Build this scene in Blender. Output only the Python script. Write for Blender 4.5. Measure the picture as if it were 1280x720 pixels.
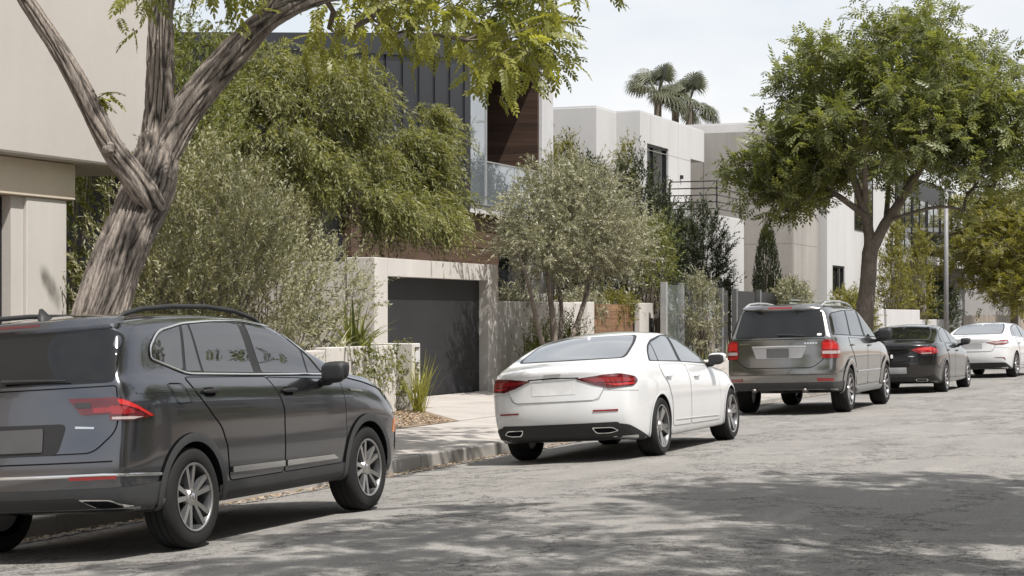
import bpy, bmesh, math, random
import numpy as np
from mathutils import Vector, Matrix, geometry
from mathutils.bvhtree import BVHTree

R = math.radians
SC = bpy.context.scene
COL = SC.collection
for o in list(bpy.data.objects):
    bpy.data.objects.remove(o)

# ------------------------------------------------------------------ camera
YAW = R(22.0)
cam_d = bpy.data.cameras.new("camera")
cam = bpy.data.objects.new("camera", cam_d)
COL.objects.link(cam)
cam.location = (0, 0, 1.60)
cam.rotation_euler = (R(90), 0, YAW)
cam_d.sensor_width = 36.0
cam_d.lens = 2370.0 / 1280.0 * 36.0
cam_d.shift_y = 35.0 / 1280.0
cam_d.clip_start = 0.1
cam_d.clip_end = 3000
SC.camera = cam

# ------------------------------------------------------------------ sky and sun
TO_SUN = Vector((0.43, -0.25, 0.88)).normalized()
SUN_EL = math.asin(TO_SUN.z)
SUN_AZ = math.atan2(TO_SUN.x, TO_SUN.y)
world = bpy.data.worlds.new("World")
SC.world = world
world.use_nodes = True
wt = world.node_tree
wt.nodes.clear()
wo = wt.nodes.new('ShaderNodeOutputWorld')
bg = wt.nodes.new('ShaderNodeBackground')
sky = wt.nodes.new('ShaderNodeTexSky')
sky.sky_type = 'NISHITA'
sky.sun_disc = False
sky.sun_elevation = SUN_EL
sky.sun_rotation = SUN_AZ
sky.air_density = 1.0
sky.dust_density = 1.6
sky.ozone_density = 1.0
# thin high cloud over the whole sky
tc = wt.nodes.new('ShaderNodeTexCoord')
mp = wt.nodes.new('ShaderNodeMapping'); mp.inputs['Scale'].default_value = (1.0, 1.0, 3.2)
nz = wt.nodes.new('ShaderNodeTexNoise'); nz.inputs['Scale'].default_value = 2.6
nz.inputs['Detail'].default_value = 7; nz.inputs['Roughness'].default_value = 0.55
rp_ = wt.nodes.new('ShaderNodeValToRGB')
rp_.color_ramp.elements[0].position = 0.36; rp_.color_ramp.elements[0].color = (0.55, 0.55, 0.55, 1)
rp_.color_ramp.elements[1].position = 0.66; rp_.color_ramp.elements[1].color = (1, 1, 1, 1)
mx = wt.nodes.new('ShaderNodeMix'); mx.data_type = 'RGBA'
mx.inputs['B'].default_value = (7.25, 7.27, 7.35, 1)
wt.links.new(tc.outputs['Generated'], mp.inputs['Vector'])
wt.links.new(mp.outputs['Vector'], nz.inputs['Vector'])
wt.links.new(nz.outputs['Fac'], rp_.inputs['Fac'])
# haze: the cloud veil closes towards the horizon
sx = wt.nodes.new('ShaderNodeSeparateXYZ'); wt.links.new(tc.outputs['Generated'], sx.inputs[0])
hz_ = wt.nodes.new('ShaderNodeMapRange'); hz_.inputs['From Min'].default_value = 0.05; hz_.inputs['From Max'].default_value = 0.45
hz_.inputs['To Min'].default_value = 0.86; hz_.inputs['To Max'].default_value = 0.0
wt.links.new(sx.outputs['Z'], hz_.inputs['Value'])
mxm = wt.nodes.new('ShaderNodeMath'); mxm.operation = 'MAXIMUM'
wt.links.new(rp_.outputs['Color'], mxm.inputs[0]); wt.links.new(hz_.outputs['Result'], mxm.inputs[1])
wt.links.new(mxm.outputs[0], mx.inputs['Factor'])
wt.links.new(sky.outputs['Color'], mx.inputs['A'])
wt.links.new(mx.outputs['Result'], bg.inputs['Color'])
bg.inputs['Strength'].default_value = 0.102
wt.links.new(bg.outputs['Background'], wo.inputs['Surface'])

sun_d = bpy.data.lights.new("sun", 'SUN')
sun_d.energy = 5.0
sun_d.angle = R(0.6)
sun_d.color = (1.0, 0.955, 0.90)
sun = bpy.data.objects.new("sun", sun_d)
COL.objects.link(sun)
sun.rotation_euler = TO_SUN.to_track_quat('Z', 'Y').to_euler()
sun.location = (20, 0, 40)

vs = SC.view_settings
SC.display_settings.display_device = 'sRGB'
vs.view_transform = 'Standard'
vs.look = 'None'
vs.gamma = 1.0
vs.use_curve_mapping = False
vs.exposure = 0.45

# ------------------------------------------------------------------ helpers
def tag(o, label=None, cat=None, group=None, kind=None):
    if label: o['label'] = label
    if cat: o['category'] = cat
    if group: o['group'] = group
    if kind: o['kind'] = kind
    return o

def empty(name, loc=(0, 0, 0), rz=0, label=None, cat=None, group=None):
    o = bpy.data.objects.new(name, None)
    o.empty_display_size = 0.3
    COL.objects.link(o)
    o.location = loc
    o.rotation_euler = (0, 0, rz)
    return tag(o, label, cat, group)

def link(name, me, parent=None):
    o = bpy.data.objects.new(name, me)
    COL.objects.link(o)
    if parent is not None:
        o.parent = parent
    return o

def fast_mesh(name, V, F, mats, mi=None, smooth=False, attrs=None):
    """V (n,3) array, F (m,k) int array (all the same k) or list of lists"""
    me = bpy.data.meshes.new(name)
    if isinstance(F, np.ndarray):
        n, k = F.shape
        me.vertices.add(len(V)); me.vertices.foreach_set('co', np.asarray(V, np.float32).ravel())
        me.loops.add(n * k); me.loops.foreach_set('vertex_index', F.astype(np.int32).ravel())
        me.polygons.add(n)
        me.polygons.foreach_set('loop_start', np.arange(0, n * k, k, dtype=np.int32))
        me.polygons.foreach_set('loop_total', np.full(n, k, np.int32))
    else:
        me.from_pydata([tuple(map(float, v)) for v in V], [], F)
    for m in (mats if isinstance(mats, (list, tuple)) else [mats]):
        me.materials.append(m)
    if mi is not None:
        me.polygons.foreach_set('material_index', np.asarray(mi, np.int32))
    if smooth:
        me.polygons.foreach_set('use_smooth', np.ones(len(me.polygons), bool))
    if attrs:
        for an, av in attrs.items():
            a = me.attributes.new(an, 'FLOAT', 'POINT')
            a.data.foreach_set('value', np.asarray(av, np.float32))
    me.update(calc_edges=True)
    return me

class MB:
    """collects simple shapes into one mesh"""
    def __init__(s):
        s.v = []; s.f = []
    def add(s, vs_, fs_):
        n = len(s.v); s.v += [tuple(p) for p in vs_]; s.f += [[i + n for i in f] for f in fs_]
        return s
    def box(s, x0, x1, y0, y1, z0, z1):
        x0, x1 = min(x0, x1), max(x0, x1); y0, y1 = min(y0, y1), max(y0, y1); z0, z1 = min(z0, z1), max(z0, z1)
        v = [(x, y, z) for z in (z0, z1) for (x, y) in ((x0, y0), (x1, y0), (x1, y1), (x0, y1))]
        f = [[0, 3, 2, 1], [4, 5, 6, 7], [0, 1, 5, 4], [1, 2, 6, 5], [2, 3, 7, 6], [3, 0, 4, 7]]
        return s.add(v, f)
    def prism_x(s, poly, x0, x1):
        """poly of (y,z), counter-clockwise seen from +x, extruded x0..x1"""
        n = len(poly)
        v = [(x0, y, z) for y, z in poly] + [(x1, y, z) for y, z in poly]
        f = [list(range(n))[::-1], list(range(n, 2 * n))]
        f += [[i, (i + 1) % n, n + (i + 1) % n, n + i] for i in range(n)]
        return s.add(v, f)
    def cyl(s, p0, p1, r0, r1=None, n=10):
        r1 = r0 if r1 is None else r1
        V_, F_ = tube([p0, p1], [r0, r1], n, cap=True)
        return s.add([tuple(q) for q in V_], [list(q) for q in F_])
    def build(s, name, m, parent=None, bevel=0, smooth=False):
        me = fast_mesh(name, s.v, s.f, m, smooth=smooth)
        o = link(name, me, parent)
        if bevel:
            b = o.modifiers.new('bevel', 'BEVEL'); b.width = bevel; b.segments = 2; b.limit_method = 'ANGLE'
            b.harden_normals = False
        return o

def tube(pts, rad, n=8, cap=False, ell=None):
    P = np.asarray(pts, float); m = len(P)
    rad = np.broadcast_to(np.asarray(rad, float), (m,))
    T = np.gradient(P, axis=0); T /= (np.linalg.norm(T, axis=1, keepdims=True) + 1e-9)
    a = np.array([0, 0, 1.0]) if abs(T[0][2]) < 0.9 else np.array([1.0, 0, 0])
    N = np.cross(T[0], a); N /= np.linalg.norm(N)
    V = []
    ang = np.linspace(0, 2 * math.pi, n, endpoint=False)
    for i in range(m):
        N = N - T[i] * np.dot(N, T[i]); N /= np.linalg.norm(N) + 1e-9
        B = np.cross(T[i], N)
        V.append(P[i] + rad[i] * (np.cos(ang)[:, None] * N + np.sin(ang)[:, None] * B))
    V = np.concatenate(V)
    F = []
    for i in range(m - 1):
        for j in range(n):
            k = (j + 1) % n
            F.append([i * n + j, i * n + k, (i + 1) * n + k, (i + 1) * n + j])
    if cap:
        F.append(list(range(n))[::-1]); F.append(list(range((m - 1) * n, m * n)))
    return V, F

# ------------------------------------------------------------------ materials
MATS = {}
def nmat(name):
    m = bpy.data.materials.new(name); m.use_nodes = True
    t = m.node_tree; p = t.nodes['Principled BSDF']
    MATS[name] = m
    return m, t, p
def N_(t, typ, **kw):
    n = t.nodes.new(typ)
    for k, v in kw.items():
        if k.startswith('i_'):
            n.inputs[k[2:].replace('_', ' ')].default_value = v
        else:
            setattr(n, k, v)
    return n
def L_(t, a, b): t.links.new(a, b)
def ramp(t, fac, stops):
    r = t.nodes.new('ShaderNodeValToRGB'); e = r.color_ramp.elements
    while len(e) < len(stops): e.new(0.5)
    for q, (pos, c) in zip(e, stops):
        q.position = pos; q.color = (c, c, c, 1) if isinstance(c, (int, float)) else (*c, 1)
    L_(t, fac, r.inputs['Fac'])
    return r.outputs['Color']
def mixc(t, fac, a, b, mode='MIX'):
    m = t.nodes.new('ShaderNodeMix'); m.data_type = 'RGBA'; m.blend_type = mode
    for s, v in (('Factor', fac), ('A', a), ('B', b)):
        if isinstance(v, (int, float)): m.inputs[s].default_value = v if s == 'Factor' else (v, v, v, 1)
        elif isinstance(v, tuple): m.inputs[s].default_value = (*v, 1) if len(v) == 3 else v
        else: L_(t, v, m.inputs[s])
    return m.outputs['Result']
def noise(t, scale, detail=4, rough=0.55, vec=None, dist=0.0):
    n = N_(t, 'ShaderNodeTexNoise'); n.inputs['Scale'].default_value = scale
    n.inputs['Detail'].default_value = detail; n.inputs['Roughness'].default_value = rough
    n.inputs['Distortion'].default_value = dist
    if vec is not None: L_(t, vec, n.inputs['Vector'])
    return n.outputs['Fac']
def wpos(t, scale=(1, 1, 1), obj=False):
    if obj:
        c = t.nodes.new('ShaderNodeTexCoord').outputs['Object']
    else:
        c = t.nodes.new('ShaderNodeNewGeometry').outputs['Position']
    m = t.nodes.new('ShaderNodeMapping'); m.inputs['Scale'].default_value = scale
    L_(t, c, m.inputs['Vector'])
    return m.outputs['Vector']
def bump(t, p, h, strength=0.3, dist=0.01):
    b = t.nodes.new('ShaderNodeBump'); b.inputs['Strength'].default_value = strength
    b.inputs['Distance'].default_value = dist
    L_(t, h, b.inputs['Height']); L_(t, b.outputs['Normal'], p.inputs['Normal'])

def plain(name, col, rough=0.5, metal=0.0, coat=0.0, spec=0.5, var=0.12, vscale=6.0, bmp=0.0, bscale=80, obj=True, ior=1.5):
    m, t, p = nmat(name)
    v = wpos(t, obj=obj)
    n = noise(t, vscale, 5, 0.6, v)
    c = ramp(t, n, [(0.3, tuple(x * (1 - var) for x in col)), (0.7, tuple(min(1, x * (1 + var)) for x in col))])
    L_(t, c, p.inputs['Base Color'])
    p.inputs['Roughness'].default_value = rough; p.inputs['Metallic'].default_value = metal
    p.inputs['Coat Weight'].default_value = coat; p.inputs['Coat Roughness'].default_value = 0.03
    p.inputs['Specular IOR Level'].default_value = spec; p.inputs['IOR'].default_value = ior
    if bmp: bump(t, p, noise(t, bscale, 3, 0.6, v), bmp, 0.01)
    return m

def stucco(name, col, streak=0.10, blotch=0.06, rough=0.85, joints=None):
    m, t, p = nmat(name)
    v = wpos(t); vs_ = wpos(t, (0.9, 0.9, 0.10))
    n1 = noise(t, 0.55, 6, 0.6, v); n2 = noise(t, 1.6, 5, 0.65, vs_); n3 = noise(t, 9, 4, 0.6, v)
    c = mixc(t, 1.0, col, ramp(t, n1, [(0.3, 1 - blotch), (0.7, 1.0)]), 'MULTIPLY')
    c = mixc(t, 1.0, c, ramp(t, n2, [(0.36, 1 - streak), (0.62, 1.0)]), 'MULTIPLY')
    c = mixc(t, 1.0, c, ramp(t, n3, [(0.3, 0.965), (0.7, 1.0)]), 'MULTIPLY')
    L_(t, c, p.inputs['Base Color'])
    p.inputs['Roughness'].default_value = rough; p.inputs['Specular IOR Level'].default_value = 0.25
    bump(t, p, noise(t, 90, 4, 0.7, v), 0.22, 0.006)
    return m

def wood(name, c0, c1, axis=1, rough=0.55):
    m, t, p = nmat(name)
    s = [14, 14, 14]; s[axis] = 0.7
    v = wpos(t, tuple(s))
    oi = N_(t, 'ShaderNodeObjectInfo')
    g = noise(t, 1.6, 6, 0.6, v, 0.6)
    c = ramp(t, g, [(0.3, c0), (0.7, c1)])
    c = mixc(t, 1.0, c, ramp(t, oi.outputs['Random'], [(0, 0.72), (1, 1.12)]), 'MULTIPLY')
    L_(t, c, p.inputs['Base Color']); p.inputs['Roughness'].default_value = rough
    bump(t, p, g, 0.25, 0.004)
    return m

M_WHITE = stucco('white_stucco', (0.50, 0.497, 0.493), 0.06)
M_WARM = stucco('warm_stucco', (0.46, 0.432, 0.404), 0.04)
M_TAN = stucco('tan_stucco', (0.60, 0.525, 0.43), 0.06)
M_CREAM = stucco('garden_wall_stucco', (0.55, 0.525, 0.495), 0.10, 0.09)
M_CONC = stucco('board_marked_concrete', (0.36, 0.34, 0.315), 0.16, 0.16)
M_GREYW = stucco('grey_white_render', (0.52, 0.52, 0.525), 0.08)
M_SEAM = plain('standing_seam_metal', (0.022, 0.023, 0.028), 0.48, 0.2, var=0.14, vscale=0.8, obj=False)
M_BLACK = plain('black_metal', (0.018, 0.018, 0.02), 0.40, 0.3)
M_DOOR = plain('black_garage_door', (0.020, 0.020, 0.022), 0.62, 0.0, var=0.18, vscale=1.2, obj=False)
M_WOOD = wood('cedar_boards', (0.17, 0.088, 0.044), (0.30, 0.175, 0.095))
M_WOODD = wood('dark_walnut_boards', (0.075, 0.045, 0.030), (0.15, 0.095, 0.064))
M_WOODX = wood('dark_walnut_panel', (0.035, 0.020, 0.013), (0.07, 0.040, 0.026), axis=0)
M_STEEL = plain('galvanised_steel', (0.42, 0.43, 0.43), 0.48, 0.6)
M_CONCR = stucco('kerb_concrete', (0.33, 0.315, 0.295), 0.16, 0.22)

def glass_mat(name, col, rough=0.02, spec=0.9, ior=1.6):
    m, t, p = nmat(name)
    v = wpos(t, obj=True)
    n = noise(t, 1.4, 3, 0.5, v)
    L_(t, ramp(t, n, [(0.3, tuple(x * 0.8 for x in col)), (0.7, col)]), p.inputs['Base Color'])
    p.inputs['Roughness'].default_value = rough
    p.inputs['IOR'].default_value = ior
    p.inputs['Specular IOR Level'].default_value = spec
    p.inputs['Coat Weight'].default_value = 0.4; p.inputs['Coat Roughness'].default_value = 0.01
    return m
M_WIN = glass_mat('house_window_glass', (0.016, 0.018, 0.02), spec=0.6)
M_WINB = glass_mat('balcony_glass_reflective', (0.16, 0.18, 0.20), 0.03, 1.0, 2.3)
M_FGLASS = glass_mat('fence_glass_green', (0.10, 0.12, 0.115), 0.08, 0.8, 1.7)
# ------------------------------------------------------------------ ground, road, kerb, pavement
KX = -9.05                                   # kerb face
def road_z(x, y=0):
    k = np.interp(y, [23, 31], [1.0, 0.45])
    return k * np.interp(x, [KX, -8.2, -6.7, -5.2, -3.5, -1.5, 0.6, 2.4], [-0.150, -0.096, 0.0, 0.055, 0.085, 0.075, 0.02, -0.06])
def yard_z(x):
    return np.interp(x, [-60, -20, -14.5, -11.2, KX], [0.3, 0.22, 0.115, 0.05, 0.02])

# asphalt
def asphalt():
    m, t, p = nmat('aged_asphalt')
    v = wpos(t)
    big = noise(t, 0.32, 5, 0.6, v)
    mid = noise(t, 2.3, 6, 0.65, v)
    fine = noise(t, 70, 3, 0.7, v)
    lng = noise(t, 1.0, 5, 0.6, wpos(t, (2.6, 0.16, 1)))
    c = ramp(t, big, [(0.22, (0.200, 0.191, 0.180)), (0.70, (0.252, 0.243, 0.229))])
    c = mixc(t, 1.0, c, ramp(t, mid, [(0.28, 0.91), (0.72, 1.05)]), 'MULTIPLY')
    c = mixc(t, 1.0, c, ramp(t, lng, [(0.30, 0.91), (0.65, 1.05)]), 'MULTIPLY')
    c = mixc(t, 1.0, c, ramp(t, fine, [(0.28, 0.50), (0.72, 1.42)]), 'MULTIPLY')
    vo = N_(t, 'ShaderNodeTexVoronoi'); vo.inputs['Scale'].default_value = 130
    L_(t, v, vo.inputs['Vector'])
    c = mixc(t, 1.0, c, ramp(t, vo.outputs['Distance'], [(0.10, 1.22), (0.45, 0.9)]), 'MULTIPLY')
    # pale worn patches near the gutter and where the surface was cut
    pt = noise(t, 0.9, 4, 0.55, wpos(t, (1.6, 0.5, 1)), 0.8)
    c = mixc(t, ramp(t, pt, [(0.60, 0.0), (0.66, 0.26)]), c, (0.34, 0.325, 0.30))
    # cracks: edges of a warped cell pattern, broken up by noise
    wv = N_(t, 'ShaderNodeTexNoise'); wv.inputs['Scale'].default_value = 1.7; wv.inputs['Detail'].default_value = 6
    wv.inputs['Roughness'].default_value = 0.7
    L_(t, v, wv.inputs['Vector'])
    add = N_(t, 'ShaderNodeVectorMath', operation='SCALE'); add.inputs['Scale'].default_value = 1.3
    L_(t, wv.outputs['Color'], add.inputs[0])
    ad2 = N_(t, 'ShaderNodeVectorMath', operation='ADD')
    L_(t, wpos(t, (0.62, 0.30, 0.0)), ad2.inputs[0]); L_(t, add.outputs['Vector'], ad2.inputs[1])
    def cracks(scale, w, off):
        vc = N_(t, 'ShaderNodeTexVoronoi', feature='DISTANCE_TO_EDGE'); vc.inputs['Scale'].default_value = scale
        o = N_(t, 'ShaderNodeVectorMath', operation='ADD'); o.inputs[1].default_value = off
        L_(t, ad2.outputs['Vector'], o.inputs[0]); L_(t, o.outputs['Vector'], vc.inputs['Vector'])
        return ramp(t, vc.outputs['Distance'], [(0.0, 1.0), (w, 0.0)])
    k1 = cracks(0.85, 0.020, (3.1, 0.4, 0)); k2 = cracks(2.9, 0.030, (0.3, 7.1, 0))
    msk = ramp(t, noise(t, 0.42, 4, 0.6, v), [(0.33, 0.0), (0.40, 1.0)])
    msk2 = ramp(t, noise(t, 0.55, 4, 0.6, wpos(t, (1.0, 0.55, 1.0))), [(0.48, 0.0), (0.56, 1.0)])
    k2 = mixc(t, 1.0, k2, msk2, 'MULTIPLY'); k1 = mixc(t, 1.0, k1, msk, 'MULTIPLY')
    kk = mixc(t, 1.0, k1, k2, 'LIGHTEN')
    c = mixc(t, kk, c, (0.045, 0.042, 0.038))
    L_(t, c, p.inputs['Base Color'])
    p.inputs['Roughness'].default_value = 0.86; p.inputs['Specular IOR Level'].default_value = 0.3
    inv = N_(t, 'ShaderNodeMath', operation='SUBTRACT'); L_(t, fine, inv.inputs[0]); L_(t, kk, inv.inputs[1])
    bump(t, p, inv.outputs[0], 0.55, 0.008)
    return m
M_ASPH = asphalt()

def soil():
    m, t, p = nmat('dry_soil')
    v = wpos(t)
    c = ramp(t, noise(t, 6, 6, 0.7, v), [(0.3, (0.16, 0.115, 0.08)), (0.7, (0.30, 0.235, 0.175))])
    c = mixc(t, 1.0, c, ramp(t, noise(t, 60, 3, 0.7, v), [(0.3, 0.7), (0.7, 1.15)]), 'MULTIPLY')
    L_(t, c, p.inputs['Base Color']); p.inputs['Roughness'].default_value = 0.95
    bump(t, p, noise(t, 40, 4, 0.7, v), 0.6, 0.02)
    return m
M_SOIL = soil()
def concrete(name, col):
    m, t, p = nmat(name)
    v = wpos(t)
    oi = N_(t, 'ShaderNodeObjectInfo')
    c = mixc(t, 1.0, col, ramp(t, noise(t, 1.1, 6, 0.65, v), [(0.28, 0.80), (0.7, 1.04)]), 'MULTIPLY')
    c = mixc(t, 1.0, c, ramp(t, noise(t, 28, 4, 0.7, v), [(0.3, 0.90), (0.7, 1.05)]), 'MULTIPLY')
    c = mixc(t, 1.0, c, ramp(t, noise(t, 2.4, 5, 0.7, wpos(t, (0.4, 1.7, 1)), 1.0), [(0.56, 1.0), (0.72, 0.82)]), 'MULTIPLY')
    c = mixc(t, 1.0, c, ramp(t, oi.outputs['Random'], [(0, 0.93), (1, 1.04)]), 'MULTIPLY')
    L_(t, c, p.inputs['Base Color']); p.inputs['Roughness'].default_value = 0.88
    p.inputs['Specular IOR Level'].default_value = 0.25
    bump(t, p, noise(t, 120, 3, 0.7, v), 0.25, 0.004)
    return m
M_SLAB = concrete('pale_pavement_concrete', (0.375, 0.348, 0.322))
M_DRIVE = concrete('driveway_concrete', (0.40, 0.372, 0.344))

# terrain sheet reaching the horizon (slightly below road and pavement)
xs = [-900, -200, -60, -30, -20, -14.5, -11.2, -9.3, -8.7, 2.6, 3.0, 6, 30, 200, 900]
zs_ = [0.2, 0.2, 0.2, 0.2, 0.16, 0.06, -0.02, -0.06, -0.28, -0.28, 0.0, 0.02, 0.0, 0.0, 0.0]
ys_ = [-600, -100, -20, 0, 20, 40, 60, 80, 110, 160, 300, 1200]
V = [(x, y, z) for y in ys_ for x, z in zip(xs, zs_)]
n = len(xs)
F = [[j * n + i, j * n + i + 1, (j + 1) * n + i + 1, (j + 1) * n + i] for j in range(len(ys_) - 1) for i in range(n - 1)]
tag(link('ground', fast_mesh('ground', V, F, M_SOIL)), kind='structure')

# road
xs = list(np.linspace(KX, 2.4, 30)); ys_ = list(np.linspace(-30, 60, 91)) + [80, 110, 150, 220, 400]
rng = np.random.default_rng(4)
V = [(x, y, float(road_z(x, y)) + (rng.normal(0, 0.003) if 0 < i < 29 else 0)) for y in ys_ for i, x in enumerate(xs)]
n = 30
F = [[j * n + i, j * n + i + 1, (j + 1) * n + i + 1, (j + 1) * n + i] for j in range(len(ys_) - 1) for i in range(n - 1)]
tag(link('road', fast_mesh('road', V, F, M_ASPH, smooth=True)), kind='structure')

# pale concrete gutter lip where the asphalt meets the kerb
g = MB()
for y in np.arange(-10, 110, 2.0):
    za, zb_ = float(road_z(KX, y)) + .008, float(road_z(KX, y + 1.99)) + .008
    g.add([(KX + 0.005, y, za), (KX + 0.16, y, za + .008), (KX + 0.16, y + 1.99, zb_ + .008), (KX + 0.005, y + 1.99, zb_)], [[0, 1, 2, 3]])
tag(g.build('gutter', M_CONCR), kind='structure')

# kerb: separate stones with joints
kerb = tag(MB().box(KX - 0.15, KX - 0.02, -15, 130, -0.3, -0.01).build('kerb', M_CONCR), kind='structure')
def kerb_stone_mesh(L):
    bm = bmesh.new()
    prof = [(-0.165, -0.25), (-0.165, 0.018), (-0.03, 0.020), (-0.012, 0.014), (-0.004, 0.0), (0.006, -0.25)]
    rings = []
    for y in (0.006, L - 0.006):
        rings.append([bm.verts.new((x, y, z)) for x, z in prof])
    for i in range(len(prof) - 1):
        bm.faces.new((rings[0][i], rings[0][i + 1], rings[1][i + 1], rings[1][i]))
    bm.faces.new(rings[0]); bm.faces.new(rings[1][::-1])
    bmesh.ops.recalc_face_normals(bm, faces=bm.faces)
    me = bpy.data.meshes.new('kerb_stone'); bm.to_mesh(me); bm.free(); me.materials.append(M_CONCR)
    return me
KS = kerb_stone_mesh(1.16)
rk = random.Random(3)
for i in range(0, 80):
    o = link('kerb_stone', KS, kerb); o.location = (KX + rk.uniform(-0.003, 0.003), -2.4 + i * 1.16, rk.uniform(-0.004, 0.004))
    o.rotation_euler = (0, 0, rk.uniform(-0.004, 0.004))
# pavement: one bed, slabs on it
bed = tag(MB().box(-11.22, KX - 0.17, -15, 130, -0.2, 0.0).build('pavement', M_CONCR), kind='structure')
def slab_mesh(lx, ly, h=0.06):
    b = MB(); b.box(0.004, lx - 0.004, 0.004, ly - 0.004, -h, 0)
    me = fast_mesh('slab', b.v, b.f, M_SLAB); return me
SL = slab_mesh(1.02, 1.53)
for i in range(0, 62):
    for j in range(2):
        o = link('slab', SL, bed)
        o.location = (-11.215 + j * 1.02, -1.0 + i * 1.53, 0.047 - 0.013 * j + rk.uniform(-0.003, 0.003))
        o.rotation_euler = (0, 0.0125, 0)
# driveway up to the garage
drv = empty('driveway'); tag(drv, kind='structure')
for j, (x0, x1) in enumerate(((-14.55, -12.95), (-12.93, -11.23))):
    for y0, y1 in ((28.6 if j == 0 else 27.95, 30.7), (30.72, 32.8), (32.82, 35.05)):
        b = MB()
        z0, z1 = float(yard_z(x0)) + 0.004, float(yard_z(x1)) + 0.004
        y0b = 25.7 if (j == 1 and y0 < 28) else y0            # the apron flares towards the pavement
        b.add([(x0, y0, z0), (x1, y0b, z1), (x1, y1, z1), (x0, y1, z0), (x0, y0, z0 - .1), (x1, y0b, z1 - .1), (x1, y1, z1 - .1), (x0, y1, z0 - .1)],
              [[0, 1, 2, 3], [4, 7, 6, 5], [0, 4, 5, 1], [1, 5, 6, 2], [2, 6, 7, 3], [3, 7, 4, 0]])
        b.build('slab', M_DRIVE, drv)
b = MB()
z0, z1 = float(yard_z(-14.5)) + .002, float(yard_z(-11.23)) + .002
b.add([(-14.5, 35.08, z0), (-11.23, 35.08, z1), (-11.23, 60, z1), (-14.5, 60, z0)], [[0, 1, 2, 3]])
b.add([(-14.5, -15, z0), (-11.23, -15, z1), (-11.23, 28.58, z1), (-14.5, 28.58, z0)], [[0, 1, 2, 3]])
tag(b.build('planting_bed', M_SOIL), kind='structure')

# loose leaf litter and gravel: along the gutter and on the bare strip
rng = np.random.default_rng(11)
def chips(name, P, S, mats, label, cat):
    n = len(P)
    a = rng.uniform(0, 6.28, n); tl = rng.uniform(-.5, .5, n)
    q = np.array([(-1, -.6, 0), (.9, -.5, .25), (1.1, .5, .1), (-.8, .7, .35)])
    Vv = np.zeros((n, 4, 3))
    for k in range(4):
        x = q[k, 0] * S; y = q[k, 1] * S * rng.uniform(.5, 1, n)
        Vv[:, k, 0] = P[:, 0] + x * np.cos(a) - y * np.sin(a)
        Vv[:, k, 1] = P[:, 1] + x * np.sin(a) + y * np.cos(a)
        Vv[:, k, 2] = P[:, 2] + (q[k, 2] + tl * q[k, 0] * 0.3 + .2) * S
    Fv = np.arange(n * 4).reshape(n, 4)
    me = fast_mesh(name, Vv.reshape(-1, 3), Fv, mats, mi=rng.integers(0, len(mats), n))
    return tag(link(name, me), label, cat, kind='stuff')
M_LIT = [plain('dry_leaf_%d' % i, c, 0.8) for i, c in enumerate([(0.30, 0.20, 0.11), (0.22, 0.14, 0.08), (0.42, 0.33, 0.20), (0.35, 0.31, 0.26)])]
n = 5000
yy = np.concatenate([rng.uniform(6, 30, 3400), rng.uniform(30, 70, 1600)])
xx = KX + 0.01 + np.abs(rng.normal(0, 0.11, n))
chips('leaf_litter', np.stack([xx, yy, road_z(xx, yy) + 0.012], 1), rng.uniform(.008, .026, n), M_LIT, 'dry brown leaf litter lying along the gutter', 'leaf litter')
n = 5200
yy = rng.uniform(18, 27.6, n); xx = rng.uniform(-12.9, -11.26, n)
kp = yy < 25.55 + (-11.26 - xx) * 1.25; xx, yy = xx[kp], yy[kp]; n = len(xx)
chips('gravel_mulch', np.stack([xx, yy, yard_z(xx) + 0.008], 1), rng.uniform(.012, .035, n), M_LIT, 'brown bark and gravel mulch beside the driveway', 'mulch')
# ------------------------------------------------------------------ buildings
def window(parent, plane, a0, a1, z0, z1, pos, frame=0.06, depth=0.08, mull=(), fm=None, gm=None, out=1, trans=()):
    """framed window. plane 'x': lies in x=pos, spans y a0..a1; plane 'y': lies in y=pos, spans x a0..a1.
    out: sign of the outward normal"""
    fm = fm or M_BLACK; gm = gm or M_WIN
    def bx(b, u0, u1, w0, w1, d0, d1):
        lo, hi = pos + out * d0, pos + out * d1
        if plane == 'x': b.box(lo, hi, u0, u1, w0, w1)
        else: b.box(u0, u1, lo, hi, w0, w1)
    p = MB(); bx(p, a0 + frame * .5, a1 - frame * .5, z0 + frame * .5, z1 - frame * .5, -0.02, 0.012)
    w = p.build('window', gm, parent)
    f = MB()
    bx(f, a0, a0 + frame, z0, z1, -.03, depth); bx(f, a1 - frame, a1, z0, z1, -.03, depth)
    bx(f, a0 + frame, a1 - frame, z0, z0 + frame, -.03, depth - .002); bx(f, a0 + frame, a1 - frame, z1 - frame, z1, -.03, depth - .002)
    for c in mull: bx(f, c - frame * .4, c + frame * .4, z0 + frame, z1 - frame, -.02, depth - .012)
    for c in trans: bx(f, a0 + frame, a1 - frame, c - frame * .3, c + frame * .3, -.02, depth - .02)
    f.build('frame', fm, w)
    return w

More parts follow.
